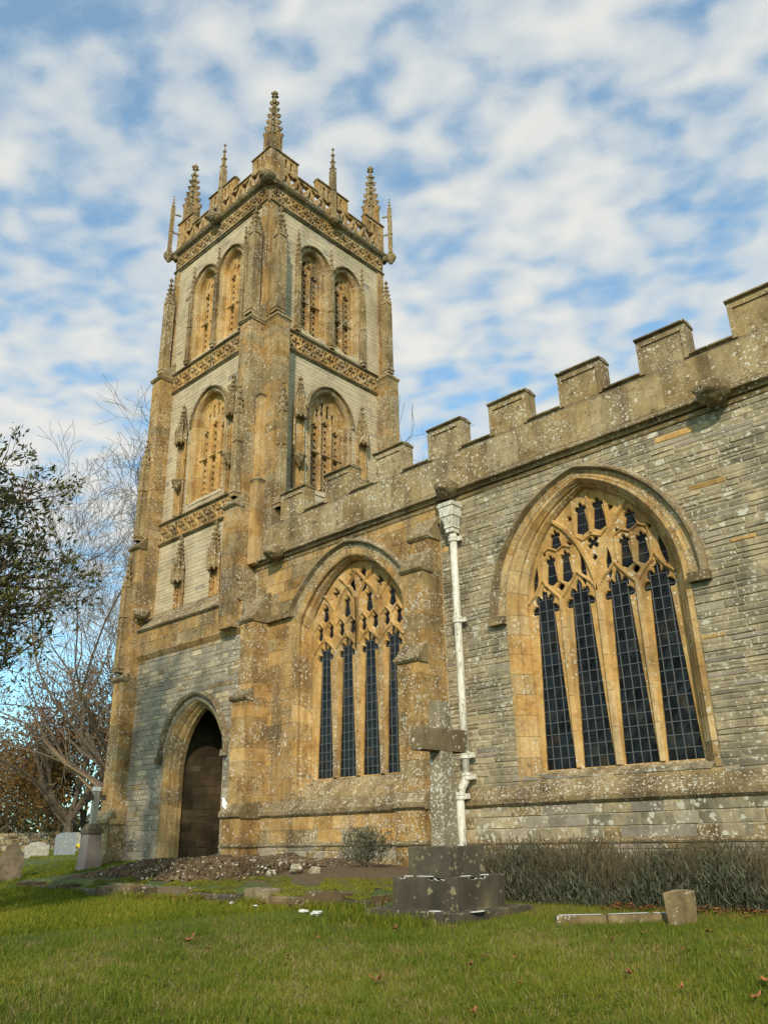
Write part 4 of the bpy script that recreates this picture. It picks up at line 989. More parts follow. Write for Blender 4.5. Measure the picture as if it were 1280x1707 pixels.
for c, _ in UE: bell_window(FE, c, 'upper')
bell_window(FS, -20.93, 'mid'); bell_window(FE, 17.0, 'mid')
# slim crocketed shafts between the belfry windows
def strip_shaft(F, u, z0, z1, zt):
    c = F(u, 0, .07); pinnacle(tower, (c[0], c[1]), .12, z0, z1, zt, base=True, gab=False, croc=5, mat=HAMW, name='wall_shaft', bands=(z0 + 1.6,))
for u in (-22.52, -20.92, -19.32): strip_shaft(FS, u, 17.75, 20.9, 22.3)
for u in (15.35, 16.98, 18.62): strip_shaft(FE, u, 17.75, 20.9, 22.3)
# canopied niches
def niche(F, u, zb, zc, zn, zt, w=.42, corbel=True):
    mb = MB(); fbox(mb, F, u - w / 2, u + w / 2, zb, zn, .0, .03); root = mb.build('niche', HAMC, tower)
    for s_ in (-1, 1):
        for k, (o_, d_) in enumerate(((.5, .09), (.36, .06))):
            mb = MB(); c = F(u + s_ * w * o_, 0, d_); lathe(mb, (c[0], c[1], 0), [(.045, zb), (.045, zc - .06), (.07, zc), (.04, zc + .05), (.035, (zc + zn) / 2), (.06, (zc + zn) / 2 + .04), (.035, (zc + zn) / 2 + .08), (.035, zn)], 6); mb.build('niche_shaft', HAM, root)
    c = F(u, 0, .14)
    mb = MB()
    if corbel:
        lathe(mb, (c[0], c[1], zc - .28), [(.03, -.12), (.12, .04), (.20, .20), (.23, .24), (.23, .30)], 8)
        for k in range(14):
            a = R.uniform(0, 2 * PI); z = R.uniform(-.05, .28); lathe(mb, (c[0] + .17 * math.cos(a), c[1] + .17 * math.sin(a), zc - .28 + z), [(.01, -.05), (.05, 0), (.01, .05)], 5)
    if mb.v: mb.build('corbel', HAMW, root)
    mb = MB(); r = w * .55
    lathe(mb, (c[0], c[1], zn), [(r * .4, -.02), (r * .95, -.03), (r, .04), (r * .9, .30), (r * .75, .42)], 8)
    for k in range(8):
        a = k * PI / 4 + .2
        lathe(mb, (c[0] + r * .9 * math.cos(a), c[1] + r * .9 * math.sin(a), zn), [(.02, -.12), (.05, 0), (.04, .3), (.055, .36), (.01, .62)], 5)
        lathe(mb, (c[0] + r * .6 * math.cos(a), c[1] + r * .6 * math.sin(a), zn + .45), [(.03, -.05), (.045, .1), (.01, .38)], 5)
    spire(mb, (c[0], c[1]), w * .55, zn + .42, zt, croc=6); mb.build('canopy', HAMW, root)
for F, us in ((FS, (-22.36, -19.45)), (FE, (15.52, 18.46))):
    for u in us: niche(F, u, 11.75, 13.0, 14.45, 15.95)
for u in (-21.9, -19.95): niche(FS, u, 8.42, 8.9, 9.3, 10.85, .40, corbel=False)
TS.flush(); TV.flush(); NS.flush(); NV.flush(); NP.flush()

# ================================================================== drain pipe
pipe = thing('drainpipe', (-10.6, 13.8, 1.2), 'white painted cast iron drainpipe with moulded hopper head and swan neck between the two windows', 'drainpipe')
PX, PY = -10.60, 13.82
mb = MB()
tube(mb, [(PX, PY, 7.95), (PX, PY, 6.0), (PX, PY, 4.2), (PX, PY, 2.62)], .085, 12); mb.build('upper_pipe', WHITE, pipe, smooth=True)
mb = MB(); pts = []
for i in range(9):
    t = i / 8; s_ = .5 - .5 * math.cos(PI * t); pts.append((PX - .06 * s_, PY - .17 * s_, 2.62 - .42 * t))
tube(mb, pts, .085, 12); mb.build('swan_neck', WHITE, pipe, smooth=True)
mb = MB(); tube(mb, [(PX - .06, PY - .17, 2.22), (PX - .06, PY - .17, .6)], .085, 12); mb.build('lower_pipe', WHITE, pipe, smooth=True)
for z, x, y in ((7.75, PX, PY), (5.86, PX, PY), (3.0, PX, PY), (2.58, PX, PY), (2.2, PX - .06, PY - .17)):
    mb = MB(); lathe(mb, (x, y, z), [(.09, -.07), (.115, -.06), (.115, -.02), (.10, 0), (.115, .03), (.115, .07), (.09, .08)], 12); box(mb, x - .17, x + .19, y + .03, y + .09, z - .05, z + .05); mb.build('pipe_collar', WHITE, pipe)
mb = MB()
for a0, a1, z0, z1 in ((.10, .10, 7.9, 8.0), (.125, .125, 8.0, 8.06), (.11, .17, 8.06, 8.27), (.19, .19, 8.27, 8.33), (.19, .20, 8.33, 8.5), (.225, .235, 8.5, 8.57), (.21, .21, 8.57, 8.6)):
    cx_, cy_ = PX, PY - .03
    mb.add([(cx_ - a0, cy_ - a0, z0), (cx_ + a0, cy_ - a0, z0), (cx_ + a0, cy_ + .14, z0), (cx_ - a0, cy_ + .14, z0), (cx_ - a1, cy_ - a1, z1 - .001), (cx_ + a1, cy_ - a1, z1 - .001), (cx_ + a1, cy_ + .14, z1 - .001), (cx_ - a1, cy_ + .14, z1 - .001)], BOXF)
mb.build('hopper_head', WHITE, pipe)

# ================================================================== ground
def sstep(a, b, x):
    t = min(1, max(0, (x - a) / (b - a))); return t * t * (3 - 2 * t)
def ground_z(x, y):
    f = .05 * min(y, 9.2)
    left = sstep(-8.4, -9.6, x)                       # raised bank behind the kerb
    k = sstep(9.35, 9.6, y) * .25 + sstep(9.7, 12.5, y) * .20
    kfar = sstep(8.0, 15.0, y) * .45 if False else 0
    bank = f + left * k
    ramp_ = .46 + sstep(9, 14, y) * .50
    w = sstep(-20.5, -23., x)
    z = bank * (1 - w) + (f + (ramp_ - .46) * sstep(9, 14, y)) * w
    if y > 9.2: z += (1 - left) * sstep(9.2, 13.5, y) * .10
    z += sstep(13.5, 22, y) * 0.08 * 1.0 + sstep(20, 60, y) * .02
    d = math.hypot(x, y)
    if y < 0: z = .05 * max(y, -20)
    z += .018 * math.sin(x * 1.7 + y * .6) * math.sin(y * 1.3 + 1) * min(1, d / 20) + .012 * math.sin(x * .6 + 2) 
    return z
xs = sorted(set([-400, -300, -200, -150, -110, -85] + [-70 + i * 2.5 for i in range(18)] + [-25 + i * .3 for i in range(104)] + [6.5, 8, 12, 20, 40, 80, 150, 300]))
ys = sorted(set([-300, -100, -40, -15, -5, 0, 2, 3.5] + [4.6 + i * .2 for i in range(52)] + [15 + i * 1.2 for i in range(30)] + [55, 62, 70, 85, 110, 150, 220, 400]))
mb = MB(); vs = [(x, y, ground_z(x, y)) for y in ys for x in xs]; nx = len(xs)
mb.add(vs, [(j * nx + i, j * nx + i + 1, (j + 1) * nx + i + 1, (j + 1) * nx + i) for j in range(len(ys) - 1) for i in range(nx - 1)])
def ground_mat():
    m, t, b = new_mat('lawn_ground')
    g = t.nodes.new('ShaderNodeNewGeometry'); P = g.outputs['Position']
    n1 = noise(t, P, .8, 6, .65); n2 = noise(t, P, 14, 5, .7)
    c = ramp(t, math_n(t, 'ADD', math_n(t, 'MULTIPLY', n1, .6), math_n(t, 'MULTIPLY', n2, .4)), [(.36, (.03, .045, .010)), (.5, (.065, .095, .016)), (.62, (.11, .13, .025)), (.72, (.13, .11, .04))])
    sep = t.nodes.new('ShaderNodeSeparateXYZ'); t.links.new(P, sep.inputs[0])
    # bare earthy bank between kerb and wall
    fy = math_n(t, 'MULTIPLY', math_n(t, 'SUBTRACT', math_n(t, 'ADD', sep.outputs[1], math_n(t, 'MULTIPLY', n2, 1.2)), 10.7), 2.5, clamp=True)
    fx = math_n(t, 'MULTIPLY', math_n(t, 'ADD', sep.outputs[0], 20.8), 1.2, clamp=True)
    fy2 = math_n(t, 'MULTIPLY', math_n(t, 'SUBTRACT', 13.9, sep.outputs[1]), 3., clamp=True)
    e = math_n(t, 'MULTIPLY', math_n(t, 'MULTIPLY', fy, fx), fy2)
    c = mixc(t, e, c, ramp(t, n2, [(.35, (.06, .04, .02)), (.6, (.15, .10, .045)), (.75, (.10, .10, .02))]))
    t.links.new(c, b.inputs['Base Color']); b.inputs['Roughness'].default_value = .95
    bp = t.nodes.new('ShaderNodeBump'); bp.inputs['Distance'].default_value = .04; t.links.new(n2, bp.inputs['Height']); t.links.new(bp.outputs[0], b.inputs['Normal'])
    return m
tag(mb.build('ground', ground_mat(), smooth=True), 'green churchyard lawn rising gently to the church', kind='structure')

# grass blades ----------------------------------------------------------
def blades(name, label, pts, hmin, hmax, wid, mat, seed=1, lean=.5, dry=.12, col=None):
    rs = np.random.RandomState(seed); n = len(pts); P = np.array(pts, dtype=np.float64)
    h = rs.uniform(hmin, hmax, n) * rs.uniform(.6, 1.15, n); a = rs.uniform(0, 2 * PI, n); la = rs.uniform(0, 2 * PI, n); lz = rs.uniform(.1, lean, n)
    w = wid * rs.uniform(.7, 1.4, n) if np.isscalar(wid) else wid
    dx, dy = np.cos(a) * w, np.sin(a) * w; lx, ly = np.cos(la) * lz * h, np.sin(la) * lz * h
    V = np.zeros((n, 5, 3))
    V[:, 0] = P - np.c_[dx, dy, np.zeros(n)]; V[:, 1] = P + np.c_[dx, dy, np.zeros(n)]
    mid = P + np.c_[lx * .35, ly * .35, h * .6]; V[:, 2] = mid + np.c_[dx, dy, np.zeros(n)] * .7; V[:, 3] = mid - np.c_[dx, dy, np.zeros(n)] * .7
    V[:, 4] = P + np.c_[lx, ly, h]
    me = bpy.data.meshes.new(name); me.vertices.add(n * 5); me.vertices.foreach_set('co', V.reshape(-1))
    base = (np.arange(n) * 5)[:, None]; q = (base + np.array([0, 1, 2, 3])).reshape(-1); t_ = (base + np.array([3, 2, 4])).reshape(-1)
    loops = np.concatenate([q, t_]); me.loops.add(len(loops)); me.loops.foreach_set('vertex_index', loops.astype(np.int32))
    st_ = np.concatenate([np.arange(n) * 4, n * 4 + np.arange(n) * 3]); me.polygons.add(2 * n); me.polygons.foreach_set('loop_start', st_.astype(np.int32))
    try: me.polygons.foreach_set('loop_total', np.concatenate([np.full(n, 4), np.full(n, 3)]).astype(np.int32))
    except Exception: pass
    patch = np.sin(P[:, 0] * 1.1 + 1.3 * np.sin(P[:, 1] * .9)) * np.sin(P[:, 1] * 1.4 + P[:, 0] * .5)
    tint = np.clip(rs.normal(-.05, .3, n) + patch * .38, -1, 1); tint[rs.rand(n) < dry] = rs.uniform(.6, 1.)
    a_ = me.attributes.new('tint', 'FLOAT', 'FACE'); a_.data.foreach_set('value', np.concatenate([tint, tint]).astype(np.float32))
    me.materials.append(mat); me.update(calc_edges=True); me.validate()
    o = bpy.data.objects.new(name, me); COL.objects.link(o); return tag(o, label, 'grass', kind='stuff')
rs = np.random.RandomState(5); pts = []
hx, hy = -math.sin(YAW), math.cos(YAW)
tries = 0
while len(pts) < 250000 and tries < 900000:
    tries += 1
    r = 5.8 + 8.5 * rs.rand() ** 1.5; th = rs.uniform(-.50, .50)
    x = r * (hx * math.cos(th) + hy * math.sin(th)); y = r * (hy * math.cos(th) - hx * math.sin(th))
    if y > 9.45 and x > -20.7 and x < -8.2: continue
    if y > 11.5: continue
    if -8.7 < x < -7.0 and 8.86 < y < 10.45: continue
    pts.append((x, y, ground_z(x, y) - .01))
blades('lawn_grass', 'green lawn grass with dry tips in the foreground', pts, .025, .080, .0030, GRASS, 3, .5, .07)
pts = []
for i in range(520):
    r = 6.2 + 6.5 * rs.rand() ** 1.2; th = rs.uniform(-.50, .50); x0_ = r * (hx * math.cos(th) + hy * math.sin(th)); y0_ = r * (hy * math.cos(th) - hx * math.sin(th))
    if y0_ > 9.1: continue
    for k in range(rs.randint(25, 110)):
        x, y = x0_ + rs.normal(0, .06), y0_ + rs.normal(0, .06); pts.append((x, y, ground_z(x, y) - .01))
TUFT = leaf_mat('coarse_grass', (.05, .085, .006), (.11, .16, .010), (.24, .24, .04), .7, .3)
blades('grass_tufts', 'coarser darker tufts of grass dotted over the lawn', pts, .06, .13, .0034, TUFT, 31, .8, .06)
pts = []
for i in range(260):
    r = 6.2 + 6.5 * rs.rand() ** 1.2; th = rs.uniform(-.50, .50); x0_ = r * (hx * math.cos(th) + hy * math.sin(th)); y0_ = r * (hy * math.cos(th) - hx * math.sin(th))
    if y0_ > 9.1: continue
    w_ = rs.uniform(.08, .28)
    for k in range(int(900 * w_)):
        x, y = x0_ + rs.normal(0, w_ * 1.6), y0_ + rs.normal(0, w_ * .7); pts.append((x, y, ground_z(x, y)))
STRAW = leaf_mat('dead_grass', (.16, .12, .04), (.26, .20, .08), (.38, .31, .15), .8, .3)
blades('dead_grass', 'patches of straw coloured dead grass in the lawn', pts, .03, .07, .003, STRAW, 33, 1.2, .3)
mb = MB()
for i in range(2600):
    r = 6.2 + 6.5 * rs.rand() ** 1.2; th = rs.uniform(-.50, .50); x = r * (hx * math.cos(th) + hy * math.sin(th)); y = r * (hy * math.cos(th) - hx * math.sin(th))
    if y > 9.1 or math.sin(x * 2.3 + 1) * math.sin(y * 2.9) < .0: continue
    z = ground_z(x, y) + rs.uniform(.02, .05); a0 = rs.uniform(0, 6); mb.tint = float(rs.uniform(-.8, .6))
    for k in range(3):
        a = a0 + 2.09 * k; s_ = rs.uniform(.010, .020); cx_, cy_ = x + math.cos(a) * s_, y + math.sin(a) * s_
        mb.add([(x, y, z), (cx_ - math.sin(a) * s_ * .7, cy_ + math.cos(a) * s_ * .7, z + .006), (cx_ + math.cos(a) * s_, cy_ + math.sin(a) * s_, z + .002), (cx_ + math.sin(a) * s_ * .7, cy_ - math.cos(a) * s_ * .7, z + .006)], [(0, 1, 2, 3)])
tag(mb.build('clover', TUFT), 'small three lobed clover leaves among the lawn grass', 'clover', kind='stuff')
pts = []
while len(pts) < 60000:
    x = rs.uniform(-60, -20.3); y = rs.uniform(5.5, 32)
    if x > -25 and y > 12.9: continue
    pts.append((x, y, ground_z(x, y) - .01))
blades('far_grass', 'short green grass between the distant graves on the left', pts, .04, .08, .012, GRASS, 4, .6, .03)
pts = []
while len(pts) < 110000:
    r = rs.uniform(13.8, 30); th = rs.uniform(-.52, .30)
    x = r * (hx * math.cos(th) + hy * math.sin(th)); y = r * (hy * math.cos(th) - hx * math.sin(th))
    if y > 9.45 and x > -20.7: continue
    pts.append((x, y, ground_z(x, y) - .01))
blades('middle_grass', 'green grass of the churchyard lawn left of the kerb', pts, .05, .10, .0075, GRASS, 14, .55, .08)
# tufts at kerb foot and moss on the bank
pts = []
for i in range(16000):
    x = rs.uniform(-21, -6.3); y = 9.25 + rs.normal(0, .10) - .0 * x
    if x > -8.9: y -= .78
    if math.sin(x * 3.1) + math.sin(x * 1.3 + 1) < -.3: continue
    pts.append((x, y, ground_z(x, y) - .01))
blades('kerb_tufts', 'taller grass tufts along the foot of the kerb stones', pts, .08, .20, .005, GRASS, 8, .6, .15)
pts = []
for i in range(60000):
    x = rs.uniform(-17.5, -9.2); y = rs.uniform(9.35, 10.9)
    if math.sin(x * 1.7) + math.sin(x * 4.1 + y * 5) < -.5: continue
    pts.append((x, y, max(ground_z(x, y), ground_z(x, 9.2) + .17 if y < 9.72 else 0) - .005 + .03 * math.sin(x * 7) * math.sin(y * 9)))
MOSS = leaf_mat('moss', (.06, .07, .008), (.15, .15, .015), (.26, .22, .03), .9, .1)
blades('moss', 'yellow green moss cushion on the ledge above the kerb', pts, .012, .04, .006, MOSS, 9, .9, .0)['category'] = 'moss'

# ================================================================== kerb and bank
def block(mb, x0, x1, y0, y1, z0, z1, j=.02):
    n = [(x0, y0, z0), (x1, y0, z0), (x1, y1, z0), (x0, y1, z0)]; e = .02
    t_ = [(x0, y0, z1 - e), (x1, y0, z1 - e), (x1, y1, z1 - e), (x0, y1, z1 - e)]; tt = [(x0 + e, y0 + e, z1), (x1 - e, y0 + e, z1), (x1 - e, y1 - e, z1), (x0 + e, y1 - e, z1)]
    J = lambda p: tuple(c + R.uniform(-j, j) for c in p)
    v = [J(p) for p in n + t_ + tt]
    mb.add(v, [(3, 2, 1, 0)] + [(a, (a + 1) % 4, (a + 1) % 4 + 4, a + 4) for a in range(4)] + [(a + 4, (a + 1) % 4 + 4, (a + 1) % 4 + 8, a + 8) for a in range(4)] + [(8, 9, 10, 11)])
kerb = thing('kerb_wall', (-14, 9.5, .45), 'low kerb of mossy brown stone blocks edging the bank before the church door', 'kerb')
x = -20.6
while x < -9.0:
    w = R.uniform(.5, 1.1); mb = MB(); mb.tint = R.uniform(-.8, .4); gz = ground_z(x, 9.2)
    block(mb, x, min(x + w, -8.95) - .015, 9.30 + R.uniform(-.03, .03), 9.72, gz - .15, gz + R.uniform(.14, .26)); mb.build('stone', R.choice([RUB, RUB, HAMD, DARKST]), kerb); x += w
# heap of small stones by the doorway
mb = MB(); 
for i in range(5200):
    x = R.uniform(-20.2, -13.4); t = R.random(); y = 10.3 + 2.9 * t
    lim = 1 - abs((x + 16.6) / 3.4) ** 3
    if R.random() > lim: continue
    s_ = R.uniform(.018, .055) * (1.3 - .4 * t); z = ground_z(x, y) + R.uniform(-.02, .04) + .20 * math.sin(PI * min(1, t * 1.15)) * lim; a = R.uniform(0, PI)
    mb.tint = R.uniform(-1, .15); mb.mi = R.choice([0] * 40 + [1])
    ca_, sa_ = math.cos(a) * s_, math.sin(a) * s_; h = s_ * R.uniform(.4, .9)
    ring = [(x + ca_ * R.uniform(.8, 1.3), y + sa_ * 1.1, z), (x - sa_, y + ca_, z), (x - ca_ * 1.2, y - sa_, z), (x + sa_, y - ca_, z)]
    top = [(p[0] * .45 + x * .55, p[1] * .45 + y * .55, z + h + R.uniform(-.01, .02)) for p in ring]
    mb.add(ring + top, [(0, 1, 5, 4), (1, 2, 6, 5), (2, 3, 7, 6), (3, 0, 4, 7), (4, 5, 6, 7)])
tag(mb.build('rubble_heap', [RUB, PALEST]), 'bank of small broken brown stones below the church doorway', 'rubble', kind='stuff')
# rounded earth footing under the nave plinth
mb = MB(); n = 26; vs = []
for i in range(n + 1):
    x = -18.4 + 7.2 * i / n
    for j in range(9):
        t = j / 8; y = 13.85 - 2.5 * t; z = ground_z(x, 10.9) - .03 + (1.32 - .030 * (x + 18.4) ** 1.35 - ground_z(x, 10.9)) * (1 - t) ** .7 * (.82 + .12 * math.sin(i * .9) + .06 * math.sin(i * 2.3 + j)); vs.append((x, y, z + (R.uniform(-.02, .02) if 0 < j < 8 else 0) - (.06 if j == 8 else 0)))
mb.add(vs, [(i * 9 + j, i * 9 + j + 1, (i + 1) * 9 + j + 1, (i + 1) * 9 + j) for i in range(n) for j in range(8)])
tag(mb.build('earth_bank', RUB, smooth=True), 'bare earth bank sloping up to the foot of the church wall', kind='structure')
def boulder(name, c, s_, mat, parent=None, sq=.6):
    mb = MB(); n1, n2 = 6, 9; vs = []
    for i in range(n1 + 1):
        for j in range(n2):
            th = PI * i / n1; ph_ = 2 * PI * j / n2; k = 1 + R.uniform(-.34, .25) * (0 < i < n1)
            vs.append((c[0] + s_ * k * math.sin(th) * math.cos(ph_) * 1.2, c[1] + s_ * k * math.sin(th) * math.sin(ph_) * .8, c[2] + s_ * sq * k * math.cos(th)))
    mb.add(vs, [(i * n2 + j, i * n2 + (j + 1) % n2, (i + 1) * n2 + (j + 1) % n2, (i + 1) * n2 + j) for i in range(n1) for j in range(n2)])
    return mb.build(name, mat, parent)
def ray_pt(px, py, Y):
    d = M.transposed() @ Vector((px - 640, 853.5 - py, FPX)); t = Y / d.y; return CAM + d * t
WS = plain_mat('pale_lichened_stone', (.46, .41, .31), .9, .5, 14., .02, col2=(.17, .13, .08))
for (xx, yy, zz_, s_, lb) in ((-14.15, 11.15, .83, .13, 'pale lichened stone, leftmost of the row lying on the earth bank'), (-13.55, 11.2, .85, .12, 'narrow pale stone second from the left on the earth bank'), (-13.0, 11.35, .93, .15, 'largest pale stone in the row on the earth bank'), (-12.5, 11.4, .90, .13, 'pale lichened stone, rightmost of the row on the earth bank'), (-13.2, 10.95, .74, .08, 'small pale stone below the row on the earth bank')):
    tag(boulder('lichened_stone', (xx, yy, zz_), s_, WS), lb, 'stone', 'pale stones lying on the earth bank')

# ================================================================== big stone cross
cross = thing('stone_cross', (-7.9, 9.6, .45), 'tall stone grave cross with white lichen on a dark stepped base beside the drainpipe', 'grave cross')
def cross_step(x0, x1, y0, y1, z0, z1, mat, tn=0):
    mb = MB(); mb.tint = tn; e = .015
    mb.add([(x0, y0, z0), (x1, y0, z0), (x1, y1, z0), (x0, y1, z0), (x0, y0, z1 - e), (x1, y0, z1 - e), (x1, y1, z1 - e), (x0, y1, z1 - e), (x0 + e, y0 + e, z1), (x1 - e, y0 + e, z1), (x1 - e, y1 - e, z1), (x0 + e, y1 - e, z1)],
           [(3, 2, 1, 0)] + [(a, (a + 1) % 4, (a + 1) % 4 + 4, a + 4) for a in range(4)] + [(a + 4, (a + 1) % 4 + 4, (a + 1) % 4 + 8, a + 8) for a in range(4)] + [(8, 9, 10, 11)])
    return mb.build('base_step', mat, cross)
gs = ground_z(-7.7, 9.5)
st0 = cross_step(-8.70, -7.0, 8.86, 10.45, .30, .57, DARKST, -.2); st1 = cross_step(-8.46, -7.30, 9.20, 10.25, .57, .965, DARKST); st2 = cross_step(-8.30, -7.53, 9.36, 10.12, .967, 1.345, DARKST, .2)
def crust(par, pts, z):
    for (x, y, a, b) in pts:
        mb = MB(); n = 9; vs = []
        for k in range(n): th = 2 * PI * k / n; q = R.uniform(.6, 1.1); vs.append((x + a * q * math.cos(th), y + b * q * math.sin(th), z))
        vs2 = [(x + (v[0] - x) * .8, y + (v[1] - y) * .8, z + .006) for v in vs]
        mb.add(vs + vs2, [(k, (k + 1) % n, (k + 1) % n + n, k + n) for k in range(n)] + [tuple(range(n, 2 * n))]); mb.build('lichen_patch', LICHW, par)
crust(st1, [(-7.38, 9.5, .06, .14), (-7.9, 9.27, .2, .04), (-7.36, 9.9, .05, .12), (-8.2, 9.25, .1, .03)], .966); crust(st0, [(-6.98, 9.2, .07, .18), (-7.5, 8.95, .12, .06)], .571); crust(st2, [(-7.6, 9.7, .05, .06)], 1.346)
# ragged white lichen on the step edges
mb = MB()
for i in range(70):
    if R.random() < .5: x = R.uniform(-8.44, -7.32); c0 = (x, 9.197, .955); u = (R.uniform(.02, .07), 0, 0)
    else: y = R.uniform(9.22, 10.2); c0 = (-7.297, y, .955); u = (0, R.uniform(.02, .07), 0)
    if math.sin(c0[0] * 9 + c0[1] * 7) < .1: continue
    h = R.uniform(.008, .035); o_ = (.002, -.002)
    mb.add([(c0[0] - u[0], c0[1] - u[1], .95), (c0[0] + u[0], c0[1] + u[1], .95), (c0[0] + u[0] * .3, c0[1] + u[1] * .3, .95 - h), (c0[0] - u[0] * .4, c0[1] - u[1] * .4, .95 - h * .7)], [(0, 1, 2, 3)])
mb.build('lichen_patch', LICHW, st1)
mb = MB(); x0, x1, y0, y1 = -8.14, -7.89, 9.69, 10.02
mb.add([(x0, y0, 1.34), (x1, y0, 1.34), (x1, y1, 1.34), (x0, y1, 1.34), (x0 + .02, y0 + .025, 2.68), (x1 - .015, y0 + .025, 2.68), (x1 - .015, y1 - .025, 2.68), (x0 + .02, y1 - .025, 2.68)], BOXF)
mb.add([(x0 + .02, y0 + .03, 2.99), (x1 - .015, y0 + .03, 2.99), (x1 - .015, y1 - .03, 2.99), (x0 + .02, y1 - .03, 2.99), (x0 + .03, y0 + .035, 3.41), (x1 - .02, y0 + .035, 3.41), (x1 - .02, y1 - .035, 3.41), (x0 + .03, y1 - .035, 3.41)], BOXF)
mb.build('shaft', SHAFT, cross)
mb = MB(); mb.tint = -.3; block(mb, x0 + .012, x1 - .008, 9.30, 10.36, 2.66, 3.0, .004); mb.build('arms', stone_mat('cross_arm_stone', [(.3, (.10, .075, .045)), (.6, (.20, .15, .085))], (.3, .25, .17), stain=.6, lichen=.55), cross)

# headstone stump and kerb on the right
hsn = thing('headstone', (-4.65, 10.1, .4), 'small square lichened headstone at the end of a low grave kerb before the lavender', 'headstone')
mb = MB(); block(mb, -4.83, -4.60, 10.0, 10.34, .3, .80, .022); mb.build('slab', HAMD, hsn)
gk = thing('grave_kerb', (-5.3, 9.8, .42), 'low narrow grave kerb with white lichen lying in the grass beside the small headstone', 'grave kerb')
for (a, b) in (((-5.95, 9.35), (-5.50, 9.75)), ((-5.50, 9.75), (-5.12, 10.2)), ((-5.12, 10.2), (-4.85, 10.4))):
    mb = MB(); dx, dy = b[0] - a[0], b[1] - a[1]; l = math.hypot(dx, dy); nx_, ny_ = -dy / l * .07, dx / l * .07; g = .01
    a = (a[0] + dx / l * g, a[1] + dy / l * g)
    q = [(a[0] + nx_, a[1] + ny_), (a[0] - nx_, a[1] - ny_), (b[0] - nx_, b[1] - ny_), (b[0] + nx_, b[1] + ny_)]
    mb.add([(p[0], p[1], .35) for p in q] + [(p[0], p[1], .555) for p in q], BOXF); kb = mb.build('stone', HAMD, gk)
    mb = MB(); mb.add([(p[0] * .86 + (a[0] + b[0]) * .07, p[1] * .86 + (a[1] + b[1]) * .07, .557 + R.uniform(0, .004)) for p in q], [(0, 1, 2, 3)]); mb.build('lichen_patch', LICHW, kb)
# small pale flints on the lawn edge
for (x, y, s_, lb) in ((-12.0, 9.1, .055, 'white stone in the grass at the left foot of the kerb'), (-11.2, 8.95, .04, 'smallest white stone in the grass beside the kerb'), (-9.9, 8.8, .07, 'flat white stone in the grass left of the cross base'), (-9.5, 8.7, .09, 'broad white stone beside the slab of the large cross')):
    tag(boulder('white_stone', (x, y, ground_z(x, y) + .05), s_, LICHW, None, .35), lb, 'stone', 'white stones in the grass')

# ================================================================== bird on the plinth
dv = MB(); bc = Vector((-17.93, 13.22, 2.14))
dpts = [(0, 0, .10, .045), (0, 0, .16, .075), (.0, 0, .21, .078), (-.02, 0, .255, .055), (-.05, -.0, .295, .043), (-.065, -.0, .325, .042), (-.07, 0, .352, .022)]
n = 10; vs = []
for (dx, dy, dz, r) in dpts:
    for k in range(n): a = 2 * PI * k / n; vs.append((bc.x + dx + r * math.cos(a), bc.y + dy + r * .85 * math.sin(a), bc.z + dz))
dv.add(vs, [(i * n + k, i * n + (k + 1) % n, (i + 1) * n + (k + 1) % n, (i + 1) * n + k) for i in range(len(dpts) - 1) for k in range(n)] + [tuple(range(n))[::-1], tuple(range((len(dpts) - 1) * n, len(dpts) * n))])
dv.add([(bc.x + .03, bc.y - .05, bc.z + .19), (bc.x + .03, bc.y + .05, bc.z + .19), (bc.x + .14, bc.y + .03, bc.z + .02), (bc.x + .14, bc.y - .03, bc.z + .02), (bc.x - .0, bc.y - .04, bc.z + .10), (bc.x, bc.y + .04, bc.z + .10)], [(0, 1, 2, 3), (4, 3, 2, 5), (0, 3, 4), (1, 5, 2)])
dove = thing('dove', tuple(bc), 'white dove perched on the end of the plinth by the doorway', 'bird')
dv.build('body', FEATH, dove, smooth=True)
mb = MB(); mb.add([(bc.x - .105, bc.y - .012, bc.z + .33), (bc.x - .105, bc.y + .012, bc.z + .33), (bc.x - .15, bc.y, bc.z + .318), (bc.x - .105, bc.y, bc.z + .345)], [(0, 1, 2), (0, 2, 3), (1, 3, 2)]); mb.build('beak', DARKST, dove)
for s_ in (-1, 1):
    mb = MB(); tube(mb, [(bc.x + .0, bc.y + s_ * .03, bc.z + .11), (bc.x - .01, bc.y + s_ * .03, bc.z + .0)], .009, 5); tube(mb, [(bc.x - .01, bc.y + s_ * .03, bc.z + .006), (bc.x - .05, bc.y + s_ * .03, bc.z + .006)], .008, 4); mb.build('leg', WS, dove)
    mb = MB(); mb.add([(bc.x - .02, bc.y + s_ * .068, bc.z + .24), (bc.x + .06, bc.y + s_ * .060, bc.z + .20), (bc.x + .12, bc.y + s_ * .03, bc.z + .06), (bc.x + .02, bc.y + s_ * .075, bc.z + .13)], [(0, 1, 2, 3)]); mb.build('wing', FEATH, dove)

